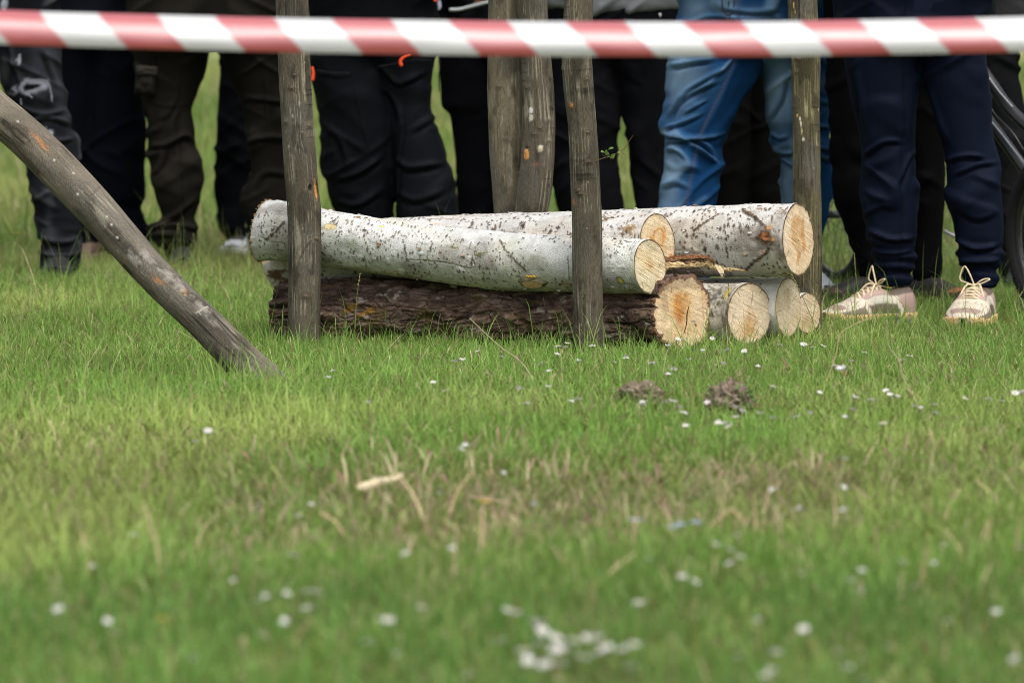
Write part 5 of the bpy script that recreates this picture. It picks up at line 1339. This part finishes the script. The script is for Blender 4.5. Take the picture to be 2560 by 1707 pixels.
# low mat of short leaves that hides the soil
def mat_layer(y0, y1, dens, seed, L0, wid):
    x, y = scatter(y0, y1, dens, seed); n = len(x); r = np.random.default_rng(seed + 5)
    a = r.random((n, 1)); hue = fbm(x * 1.1 + 4, y * .9, 0, 23, 2)[:, None]
    c = (np.array([.17, .23, .045]) * (1 - a) + np.array([.30, .33, .11]) * a) * r.uniform(.7, 1.2, (n, 1))
    pt = sst(6.1, 6.7, y) * sst(8.2, 7.3, y) * sst(-.75, -.1, x) * np.clip(2.6 * fbm(x * 2.4, y * 1.6, 0, 29, 3) - .75, 0, 1.1)
    d = r.random(n) < .14 + .25 * pt
    c = np.where(d[:, None], np.where(r.random((n, 1)) < .6, DRY, RED) * r.uniform(.5, 1., (n, 1)), c)
    blades(x, y, L0 * r.uniform(.5, 1.3, n), wid * r.uniform(.7, 1.3, n), r.uniform(.45, .97, n), c, seed + 6)
mat_layer(4.55, 8.6, 3000, 361, .040, .0023)
mat_layer(8.6, 15., 2600, 371, .045, .0021)
mat_layer(4.55, 12., 260, 381, .040, .0055)
# longer uncut wisps round the pile, the stakes and the trainers
for px_, Y_ in ((2190, 11.76), (2440, 11.66), (650, 9.70), (150, 13.8), (440, 14.4), (590, 15.1)):
    x_ = at(px_, 800, Y_)[0]; SEGS.append((x_ - .1, Y_, x_ + .1, Y_, .02))
x, y = scatter(9.3, 15.4, 2300, 411); k = (log_near(x, y) < .05 + .16 * vn(x * 9, y * 9, 0, 5)) & (np.random.default_rng(8).random(len(x)) < sst(.3, .7, vn(x * 7, y * 7, 3, 6)) + .12); x, y = x[k], y[k]; n = len(x); r = np.random.default_rng(412)
q = r.random((n, 1)); c = G2 * q + G3 * (1 - q); c = np.where(r.random((n, 1)) < .13, DRY, c) * r.uniform(.7, 1.1, (n, 1))
blades(x, y, r.gamma(8, .0108, n), r.uniform(.0007, .0013, n), np.clip(np.abs(r.normal(.4, .25, n)), 0, .95), c, 413)
# dead pinkish stalks and broken straw strewn over the bare patch
x, y = scatter(5.9, 8.3, 210, 401); k = np.random.default_rng(3).random(len(x)) < sst(-.75, -.1, x) * sst(5.9, 6.4, y) * sst(8.3, 7.5, y) * np.clip(2.6 * fbm(x * 2.4, y * 1.6, 0, 29, 3) - .6, .05, 1); x, y = x[k], y[k]; n = len(x); r = np.random.default_rng(402)
blades(x, y, r.uniform(.045, .10, n), r.uniform(.0014, .0026, n), r.uniform(.15, .97, n), np.where(r.random((n, 1)) < .5, np.array([.62, .46, .33]), np.array([.66, .58, .36])) * r.uniform(.7, 1.1, (n, 1)), 403)
V = np.vstack(AV); Qa = np.vstack(AQ); Ta = np.vstack(AT_); Ca = np.vstack(AC)
me = mesh_np('meadow_grass', V, Qa, Ta, Ca, True, M['leaf'])
tag(link('meadow_grass', me), kind='stuff')
del V, Qa, Ta, Ca
AV.clear(); AQ.clear(); AT_.clear(); AC.clear()

# ================================================================= stalks, seed heads, flowers
def stalk(px, py, tops, label, c=(.36, .30, .17), r0=.0013, seed=None, seedc=(.30, .26, .13), group=None, name='grass_stalk', cat='grass stalk', dY=0.):
    """base on the ground at a photo pixel, then a path of pixel offsets that sets its lean and height"""
    b = on_ground(px, py)
    P = [b] + [at(px + dx, py + dy, b[1] + dY * k / len(tops)) for k, (dx, dy) in enumerate(tops, 1)]
    root = thing(name, b, label, cat, group)
    C = curve(P, 5 * len(P) + 4)
    mb = MB(); mb.tube(C, np.linspace(r0, r0 * .45, len(C)), 6, np.asarray(c)); mb.build('stem', M['stalk'], root)
    if seed:
        mb = MB(); T = C[-1] - C[-4]; T /= np.linalg.norm(T)
        L_ = seed
        for k in range(int(12 + L_ * 300)):
            t = random.random(); q = C[-1] - T * L_ * (1 - t)
            d = rng.normal(0, 1, 3); d -= T * (d @ T); d /= np.linalg.norm(d)
            e = q + T * random.uniform(.003, .006) + d * random.uniform(.001, .0032) * (1 - .5 * t)
            mb.tube([q, (q + e) / 2 + d * .0006, e], [.0005, .0011, .0003], 5, np.asarray(seedc) * random.uniform(.6, 1.3))
        mb.build('seed_head', M['stalk'], root)
    return root
gs = 'grass stalks'
SL_ = [
 (825, 850, ((8, -45), (28, -95), (22, -135)), (.36, .22, .15), .0016, 0, 'bare reddish stalk rising beside the left front stake, in front of the pine log'),
 (886, 865, ((2, -60), (6, -120), (14, -180)), (.20, .24, .07), .0012, .035, 'green stalk with a seed head, tallest before the left part of the pine log'),
 (1350, 872, ((5, -20), (18, -60), (8, -130)), (.34, .24, .15), .0014, 0, 'dry grey-brown stalk right at the left side of the bent stake'),
 (1378, 868, ((-4, -40), (-12, -92)), (.36, .27, .19), .0014, 0, 'forked dry stalk left of the bent stake, in front of the pine log'),
 (1338, 955, ((-35, -50), (-90, -90), (-165, -160)), (.40, .36, .22), .0021, 0, 'long pale straw leaning to the upper left in front of the pine log'),
 (905, 985, ((30, -50), (70, -100)), (.42, .37, .22), .0016, 0, 'slanting pale straw in the grass below the left front stake'),
 (1452, 890, ((-2, -40), (-4, -82)), (.36, .30, .20), .0012, 0, 'thin dry stalk at the foot of the bent stake'),
 (1800, 905, ((4, -40), (6, -84)), (.36, .33, .25), .0013, 0, 'dry stalk standing between the pine end and the orange-hearted end'),
 (1812, 880, ((6, -60), (8, -110), (9, -170)), (.12, .10, .06), .0009, .018, 'thin dark stalk in front of the mossy log end'),
 (2044, 870, ((-10, -60), (-32, -115), (-66, -185)), (.16, .21, .06), .0014, .055, 'green seed stalk curving up to the left across the thinnest log end'),
 (2062, 880, ((2, -50), (8, -100), (20, -128)), (.22, .22, .09), .0012, .04, 'pale seed head just right of the rear right stake'),
 (2070, 860, ((6, -40), (18, -80)), (.32, .27, .15), .0012, .03, 'short tan seed head right of the rear right stake'),
 (2150, 800, ((-4, -60), (-10, -110), (-14, -165)), (.13, .22, .06), .0018, .075, 'tall green grass head in front of the left jogger leg'),
 (2060, 975, ((30, -90), (45, -145), (120, -182), (135, -190)), (.42, .34, .20), .0018, 0, 'long bent straw in front of the toe of the left beige trainer'),
 (2275, 960, ((-30, -60), (-55, -100), (-58, -160)), (.36, .32, .19), .0022, 0, 'long grey straw leaning left below the left beige trainer'),
 (2340, 770, ((-6, -30), (0, -62)), (.32, .28, .16), .0014, .035, 'pale seed head between the two beige trainers'),
 (2396, 770, ((-16, -50), (-38, -88)), (.24, .25, .10), .0012, .045, 'seed head leaning left before the right beige trainer'),
 (2520, 800, ((14, -30), (30, -60), (44, -85)), (.24, .26, .08), .0014, .04, 'green seed head beside the tyre at the right edge'),
 (2264, 735, ((6, -25), (16, -52)), (.32, .2, .11), .0012, .010, 'stalk with a rusty tip crossing the left beige trainer'),
 (2378, 885, ((-8, -25), (-24, -48)), (.38, .36, .22), .0018, .02, 'pale bent weed stalk below the right beige trainer'),
 (146, 640, ((1, -50), (6, -100)), (.22, .22, .08), .0012, .04, 'seed stalk in front of the ripped jeans shoe'),
 (446, 680, ((-2, -60), (-1, -120)), (.20, .24, .08), .0012, .04, 'seed stalk in front of the left cargo trouser leg'),
 (488, 690, ((-2, -60), (-4, -105)), (.24, .24, .1), .0012, .03, 'browner seed stalk just right of the left cargo trouser leg'),
 (462, 1098, ((8, -50), (20, -112)), (.42, .32, .17), .0022, 0, 'straight tan stalk alone in the blurred grass at the left'),
 (408, 1178, ((4, -40), (6, -76)), (.36, .34, .16), .0022, 0, 'short blunt straw in the left grass patch'),
 (50, 840, ((6, -50), (16, -100)), (.40, .30, .18), .0014, 0, 'thin tan stalk at the far left under the leaning pole'),
 (40, 900, ((-20, -50), (-40, -95)), (.42, .36, .24), .0012, 0, 'pale stalk leaning left at the left edge'),
 (1730, 1050, ((0, -80), (8, -150), (16, -210)), (.30, .26, .14), .0013, 0, 'long thin stalk rising past the left soil clod'),
 (2300, 1035, ((-14, -40), (-45, -100), (-55, -170)), (.44, .38, .23), .0024, 0, 'thick pale straw leaning left from a daisy tuft at the right'),
 (2340, 1145, ((8, -30), (16, -54)), (.36, .19, .13), .0020, 0, 'short pink-brown stalk in the right part of the meadow'),
]
for px, py, tops, c, r0, sh, lab in SL_:
    stalk(px, py, tops, lab, c, r0, sh or None)
# pinkish curved stems of the straw-strewn patch
r_ = np.random.default_rng(9)
stems = [(1120, 1290, 60, -110), (1200, 1420, 8, -150), (1135, 1450, 6, -140), (1210, 1390, -2, -110), (490, 1370, 34, -70), (225, 1440, -20, -110), (405, 1450, -46, -190), (1060, 1300, -90, -140), (1500, 1470, 90, -90), (1700, 1390, -60, -150), (1760, 1340, 70, -70), (1800, 1330, 14, -110), (1905, 1340, 20, -130), (1890, 1350, -6, -120), (1870, 1330, -40, -60), (1680, 1500, -30, -90), (1930, 1500, 6, -70), (2040, 1490, -20, -90), (2160, 1540, -10, -90), (2300, 1480, 20, -110), (2410, 1410, -50, -90), (2440, 1400, 30, -90), (2465, 1405, 12, -110), (2540, 1400, 10, -110), (2360, 1310, 40, -90), (2500, 1270, -60, -70), (1410, 1430, -30, -70), (1310, 1270, -140, -30), (1580, 1400, 12, -120), (1230, 1200, -6, -60), (860, 1330, -60, -50), (900, 1235, -8, -60), (2090, 1330, -6, -90), (1780, 1480, 10, -90), (1960, 1310, -150, -6), (640, 1390, 120, -8)]
stem_proto = {}
for k, (px, py, dx, dy) in enumerate(stems):
    c = np.array([.46, .31, .21]) * r_.uniform(.8, 1.15) + np.array([.06, .09, .05]) * r_.random()
    where = 'left of centre' if px < 900 else ('in the middle of the meadow' if px < 1450 else ('right of centre' if px < 2050 else 'at the right side'))
    stalk(px, py, ((dx * .35, dy * .5), (dx, dy)), 'dry pinkish stem in the blurred straw-strewn patch ' + where, c * 1.35, r_.uniform(.0019, .0030), None, group='dry stems in the patch ' + where, name='dry_stem', cat='dry stem')

# daisies
def daisy_mesh(n, R, cup, seed, pink=0., r_=None):
    r_ = np.random.default_rng(seed); mb = MB()
    for k in range(n):
        a = k / n * 6.283 + r_.normal(0, .06); l = R * r_.uniform(.85, 1.08); w = R * .17 * r_.uniform(.85, 1.2); up = cup + r_.normal(0, .12)
        d = np.array([math.cos(a), math.sin(a), 0]); s_ = np.array([-d[1], d[0], 0])
        V = []
        for t, ww in ((.18, .35), (.45, .85), (.8, 1.), (1., .45)):
            z = up * l * t - .22 * l * t * t + (.0006 if k % 2 else 0)
            for q in (-1, 0, 1): V.append(d * l * t + s_ * w * ww * q + np.array([0, 0, z - abs(q) * .0004]))
        c = np.tile(np.array([.68, .68, .68]), (12, 1)); c[9:] = c[9:] * (1 - pink) + np.array([.70, .38, .48]) * pink
        Q = [[3 * i + j, 3 * i + j + 1, 3 * i + j + 4, 3 * i + j + 3] for i in range(3) for j in range(2)]
        mb.add(V, Q, None, c)
    pet = mesh_np('petals', np.vstack(mb.V), np.vstack(mb.Q), None, np.vstack(mb.C), True, M['petal'])
    th = np.arange(12) / 12 * 6.283
    Vc = np.vstack([np.stack([R * .26 * f * np.cos(th), R * .26 * f * np.sin(th), np.full(12, R * z)], 1) for f, z in ((.9, -.05), (1, .06), (.75, .17), (.35, .22), (.02, .23))])
    cen = mesh_np('flower_centre', Vc, grid_quads(5, 12), None, np.tile([.55, .33, .02], (60, 1)) * r_.uniform(.8, 1.1, (60, 1)), True, M['stalk'])
    return pet, cen
DM = [daisy_mesh(22, .0105, .35, 1), daisy_mesh(24, .0115, .12, 2), daisy_mesh(20, .0095, .75, 3, .25), daisy_mesh(21, .0105, .5, 4, .1), daisy_mesh(20, .0088, 1.5, 5, .5)]
mbs = MB(); mbs.tube([(0, 0, 0), (0.003, 0, -.02), (0, 0.002, -.05), (0, 0, -.085)], [.0010, .0009, .0009, .0009], 6, (.16, .19, .07))
STEM = mesh_np('stem', np.vstack(mbs.V), np.vstack(mbs.Q), np.vstack(mbs.T), np.vstack(mbs.C), True, M['stalk'])
def daisy(px, py, k, sc, hz, label, group, tiltx, tilty):
    x, y, z = ray(px, py); kk = (hz - HC) / z
    for _ in range(3):
        X, Y = x * kk, y * kk; kk = (hz + float(gz(X, Y)) - HC) / z
    X, Y, Z = x * kk, y * kk, HC + z * kk
    root = thing('daisy', (X, Y, Z), label, 'daisy', group)
    for nm, me in (('petals', DM[k][0]), ('flower_centre', DM[k][1]), ('stem', STEM)):
        o = bpy.data.objects.new(nm, me); COL.objects.link(o); o.parent = root
        if nm != 'stem': o.scale = (sc, sc, sc); o.rotation_euler = (tiltx, tilty, px * .7)
        else: o.scale = (1, 1, (hz + .01) / .085); o.rotation_euler = (0, 0, px)
c2 = [(85, 207), (55, 248), (740, 280), (820, 332), (320, 412), (880, 153), (930, 127), (1030, 78), (1185, 115), (1440, 158), (1495, 205), (1548, 97), (1555, 38), (1617, 22), (1603, 58), (1690, 137), (1780, 40), (1920, 148), (1995, 120), (1490, 303), (1297, 333), (1348, 408), (1640, 403), (1685, 387), (2025, 333), (2110, 412), (2290, 410), (2310, 187), (2275, 228), (2170, 150), (950, 690), (925, 715), (1200, 870), (785, 1000), (1395, 1080)]
c3 = [(12, 107), (272, 38), (310, 5), (383, 120), (463, 77), (606, 62), (706, 62), (580, 152), (787, 157), (290, 165), (255, 205), (165, 135), (105, 372), (240, 368), (300, 375), (325, 405), (350, 428), (490, 385), (650, 405), (695, 435), (660, 452), (555, 490), (590, 490), (615, 512), (800, 430), (877, 460), (1095, 440), (1015, 452), (1335, 135), (1240, 155), (1412, 70), (1640, 122), (1678, 95), (878, 270), (1150, 313), (1360, 340), (1450, 353), (1540, 300), (1563, 322), (1605, 345), (1710, 390), (1750, 412), (1825, 385), (1830, 427), (2145, 350), (2220, 360), (2010, 340), (2300, 308), (2345, 320), (1345, 415), (1295, 465), (1520, 485), (365, 510), (1055, 22), (1170, 35), (1110, 45), (1295, 705), (1295, 865), (870, 880), (1030, 1000), (1290, 1000)]
c4 = [(1195, 22), (1178, 45), (1367, 72), (1430, 20), (615, 162), (430, 298), (1340, 255), (1860, 240), (2078, 215), (1405, 490), (1745, 545), (1785, 545), (1935, 487), (1305, 560), (1205, 620), (1690, 655), (1825, 720), (2155, 800), (2300, 640), (2330, 510), (530, 608), (495, 555), (1075, 380), (1220, 445), (1200, 460), (1320, 430), (1420, 410), (1460, 425), (265, 495), (885, 745)]
c5 = [(100, 20), (1040, 170), (620, 270), (780, 345), (845, 370), (1000, 230), (1050, 260), (1000, 295), (935, 215), (1325, 45), (1520, 50), (1340, 345), (1610, 320), (1560, 380), (1600, 420), (1795, 290), (1855, 400), (580, 465), (20, 510), (115, 585), (140, 600), (205, 625), (130, 665), (200, 680), (225, 700), (290, 640), (350, 640), (385, 635), (55, 685), (75, 745), (150, 755), (220, 745), (330, 715), (400, 705), (430, 670), (510, 690), (565, 655), (545, 765), (1140, 565), (1340, 595), (1215, 690), (1040, 715), (1165, 800), (1190, 790), (1500, 705), (1540, 770), (1610, 825), (1735, 675), (2000, 555), (2225, 515), (2310, 735), (2340, 220), (1945, 300), (1985, 215)]
D = [(800 + x * .3827, 850 + y * .3827) for x, y in c2] + [(1560 + x * .4252, 850 + y * .4252) for x, y in c3] + [(x * .5442, 1250 + y * .5442) for x, y in c4] + [(1280 + x * .5442, 1250 + y * .5442) for x, y in c5]
D += [(2063, 780), (1695, 850), (1779, 852), (1668, 866), (1950, 864), (490, 1105), (520, 1075)]
dr = np.random.default_rng(77)
for px, py in D:
    if py > 1530 and 1280 < px < 1600: g, l = 'daisies crowded in the front clump', 'blurred white daisy in the crowded clump at the bottom edge'
    elif py > 1480: g, l = ('daisies of the front grass on the left', 'blurred white daisy in the nearest grass left of the crowded clump') if px < 1280 else ('daisies of the front grass on the right', 'blurred white daisy in the nearest grass right of the crowded clump')
    elif py > 1180: g, l = ('daisies of the straw patch on the left', 'small blurred pale daisy among dry stems in the left half of the meadow') if px < 1280 else ('daisies of the straw patch on the right', 'small blurred pale daisy among dry stems in the right half of the meadow')
    elif py > 985: g, l = ('daisies in a row right of the soil clods', 'white daisy in the band of grass right of and below the soil clods') if px > 1570 else ('daisies in the open grass in front of the pine log', 'white daisy in the open green grass well in front of the pine log')
    elif px > 2050: g, l = 'daisies below the beige trainers', 'white daisy in the grass below the beige trainers'
    elif px > 1640: g, l = 'daisies below the cut log ends', 'white daisy with yellow eye in the grass right below the cut log ends'
    elif px > 1150: g, l = 'daisies around the foot of the bent stake', 'white daisy in the grass around the foot of the bent front stake'
    else: g, l = 'daisies in the grass near the left front stake', 'white daisy in the grass between the leaning pole and the middle of the pine log'
    near = py > 1180
    k = int(dr.integers(0, 4)) if dr.random() > .12 else 4
    sc = dr.uniform(.8, 1.1) * (.95 if g.startswith('daisies crowded') else (.72 if py > 1480 else (.66 if near else .85)))
    daisy(px, py, k, sc, dr.uniform(.048, .066) + (.006 if py < 1180 else 0), l, g, dr.normal(.12, .22), dr.normal(0, .25))
daisy(1560 + 1285 * .4252, 850 + 195 * .4252, 4, 1.5, .105, 'large closed white daisy on a tall stem, standing well above the grass at the right', None, .1, .3)

# other flowers
def blob_flower(px, py, hz, R, c, label, cat, name, n=5, stemc=(.16, .2, .07), group=None):
    x, y, z = ray(px, py); k = (hz - HC) / z; p = np.array([x * k, y * k, HC + z * k])
    root = thing(name, p, label, cat, group); mb = MB()
    for i in range(n):
        a = i / n * 6.283; d = np.array([math.cos(a), math.sin(a) * .8, .35]); s_ = np.array([-math.sin(a), math.cos(a), 0])
        V = [p + d * R * t + s_ * R * w * q + np.array([0, 0, -.2 * R * t * t]) for t, w in ((.05, .1), (.45, .42), (.85, .45), (1.05, .15)) for q in (-1, 0, 1)]
        mb.add(V, [[3 * i_ + j, 3 * i_ + j + 1, 3 * i_ + j + 4, 3 * i_ + j + 3] for i_ in range(3) for j in range(2)], None, np.asarray(c) * rng.uniform(.8, 1.1))
    mb.build('petals', M['petal'], root)
    mb = MB(); mb.tube([p, p - [0, 0, hz * .5], p - [0.003, 0, hz]], .0011, 6, stemc); mb.build('stem', M['stalk'], root)
for px, py, l in ((1589, 1300, 'pale blue flower, leftmost and a little apart from the other pale blue ones'), (1683, 1318, 'pale blue flower in the straw patch, with two more close on its right'), (1701, 1311, 'pale blue flower between two close neighbours in the straw patch'), (1740, 1306, 'rightmost pale blue flower in the blurred straw patch')):
    blob_flower(px, py, .064, .0105, (.50, .58, .88), l, 'blue flower', 'blue_flower')
for px, py, R, l in ((1213, 1254, .011, 'bright yellow flower in the middle of the straw patch'), (43, 583, .016, 'larger yellow flower at the left edge behind the leaning pole'), (101, 604, .012, 'smaller yellow flower beside the ripped jeans leg'), (806, 497, .02, 'yellow flower seen right of the left front stake, behind the pile'), (1420, 834, .006, 'small yellow flower by a daisy at the foot of the bent stake'), (405, 1548, .008, 'orange-yellow flower in the near left grass')):
    blob_flower(px, py, .062 if py > 700 else .10, R, (.70, .48, .02), l, 'yellow flower', 'yellow_flower', 8)
for px, py, l in ((2243, 796, 'spike of small blue flowers, leftmost under the beige trainers'), (2274, 797, 'spike of small blue flowers under the heel of the left trainer'), (2424, 800, 'dark blue flower spike in front of the right beige trainer')):
    b = on_ground(px, py + 26); p = at(px, py, b[1]); root = thing('flower_spike', b, l, 'blue flower')
    mb = MB(); mb.tube([b, (b + p) / 2 + [.002, 0, 0], p + [0, 0, .012]], .0011, 6, (.22, .15, .11)); mb.build('stem', M['stalk'], root)
    mb = MB()
    for k in range(30):
        t = random.random(); q = p + np.array([0, 0, -.016 + .032 * t]); d = rng.normal(0, 1, 3); d[2] = abs(d[2]) * .4; d /= np.linalg.norm(d)
        mb.tube([q, q + d * .002 * (1.6 - t), q + d * .0045 * (1.5 - t)], [.0005, .0012, .0008], 5, np.array([.24, .27, .45]) * random.uniform(.4, 1.3))
    mb.build('florets', M['petal'], root)

# soil clods
def clod(px, py, w, h, seed, label, leafy=False):
    b = on_ground(px, py); me = bpy.data.meshes.new('soil_clod'); bm = bmesh.new(); bmesh.ops.create_icosphere(bm, subdivisions=5, radius=1); bm.to_mesh(me); bm.free()
    v = np.empty(len(me.vertices) * 3, np.float32); me.vertices.foreach_get('co', v); v = v.reshape(-1, 3).astype(float)
    d = 1 + .9 * (fbm(v[:, 0] * 2, v[:, 1] * 2, v[:, 2] * 2, seed, 4) - .5) + .35 * (ridge(v[:, 0] * 6, v[:, 1] * 6, v[:, 2] * 6, seed + 1) - .5)
    c = np.array([.18, .142, .108]) * (.5 + 1. * fbm(v[:, 0] * 7, v[:, 1] * 7, v[:, 2] * 7, seed + 2, 3))[:, None]
    v = v * d[:, None] * [w, w * .8, h] + b + [0, 0, h * .55]
    set_v(me, v, c); me.materials.append(M['soil'])
    root = thing('soil_clod', b, label, 'soil clod'); link('soil', me, root)
    mb = MB()
    for k in range(70):                                         # roots and dead fibres sticking out
        q = v[random.randrange(len(v))]; o = (q - b) * [1, 1, .6]; o /= np.linalg.norm(o) + 1e-6
        mb.tube(curve([q, q + o * .012 + rng.normal(0, .004, 3), q + o * .025 + rng.normal(0, .009, 3)], 6), np.linspace(.0008, .0003, 6), 4, np.array([.26, .19, .11]) * random.uniform(.5, 1.2))
    mb.build('root_fibres', M['stalk'], root)
    if leafy:
        for k in range(13):
            mb = MB(); mb.add(*leaf_mesh(b + [.02 + rng.uniform(-.012, .026), -.03, h * rng.uniform(.5, 1.6)], np.array([rng.normal(.3, .6), -.5, rng.normal(.2, .5)]), np.array([0, -.3, .9]), random.uniform(.012, .02), random.uniform(.004, .0065), (.12, .22, .05)))
            mb.build('leaf', M['leaf'], root)
clod(1600, 1018, .048, .040, 5, 'brown fibrous soil clod in the grass, left of the clod with the weed')
clod(1826, 1032, .050, .048, 6, 'brown crumbly soil clod with a small leafy weed', True)
clod(850, 1492, .014, .012, 7, 'small black clod in the blurred grass at the front')
clod(2262, 1345, .022, .010, 8, 'dark low clod in the straw patch at the right')
# pale wood chip
a, b = at(897, 1222, on_ground(897, 1250)[1]), at(1008, 1186, on_ground(1008, 1240)[1] - .02)
root = thing('wood_chip', a, 'pale splinter of wood lying slanted on the grass in the middle foreground', 'wood chip')
mb = MB(); mb.tube(curve([a, a * .6 + b * .4 + [0, 0, .002], a * .3 + b * .7 + [0, 0, -.001], b], 16) + rng.normal(0, .0006, (16, 3)), np.linspace(.009, .004, 16), 7, np.array([[.80, .68, .46]]) * rng.uniform(.6, 1.15, (16, 1)), flat=.5)
mb.build('splinter', M['cut'], root, smooth=False)

# ================================================================= light, sky, camera
sun = bpy.data.lights.new('sun', 'SUN'); so = bpy.data.objects.new('sun', sun); COL.objects.link(so)
EL, AZ = math.radians(64), math.radians(152)                   # azimuth from +Y clockwise: behind the camera, to the right
sun.energy = 1.0; sun.angle = math.radians(35); sun.color = (1., .96, .90)
dirv = Vector((math.sin(AZ) * math.cos(EL), math.cos(AZ) * math.cos(EL), math.sin(EL)))
so.rotation_euler = dirv.to_track_quat('Z', 'Y').to_euler(); so.location = dirv * 30
w = bpy.data.worlds.new('World'); SC.world = w; w.use_nodes = True
nt = w.node_tree; bg = nt.nodes['Background']
sk = nt.nodes.new('ShaderNodeTexSky'); sk.sky_type = 'NISHITA'; sk.sun_disc = False
sk.sun_elevation = EL; sk.sun_rotation = AZ; sk.dust_density = 6; sk.air_density = 1.; sk.ozone_density = .6
hs = nt.nodes.new('ShaderNodeHueSaturation'); hs.inputs['Saturation'].default_value = .35   # thin cloud cover whitens the sky
nt.links.new(sk.outputs[0], hs.inputs['Color']); nt.links.new(hs.outputs[0], bg.inputs[0]); bg.inputs[1].default_value = .15
cam = bpy.data.cameras.new('camera'); co = bpy.data.objects.new('camera', cam); COL.objects.link(co)
co.location = (0, 0, HC); co.rotation_euler = (math.pi / 2 - TILT, 0, 0)
cam.sensor_fit = 'HORIZONTAL'; cam.sensor_width = 36; cam.lens = 36 * F / W
cam.clip_start = .1; cam.clip_end = 2000
cam.dof.use_dof = True; cam.dof.focus_distance = 10.62; cam.dof.aperture_fstop = cam.lens / 34.
SC.camera = co
SC.view_settings.view_transform = 'Standard'; SC.view_settings.look = 'None'; SC.view_settings.gamma = 1; SC.view_settings.use_curve_mapping = False
SC.view_settings.exposure = .6
SC.render.engine = 'CYCLES'
SC.cycles.filter_width = .95; SC.cycles.use_denoising = True; SC.cycles.max_bounces = 6; SC.cycles.transparent_max_bounces = 4
try: SC.cycles.denoiser = 'OPENIMAGEDENOISE'
except Exception: pass
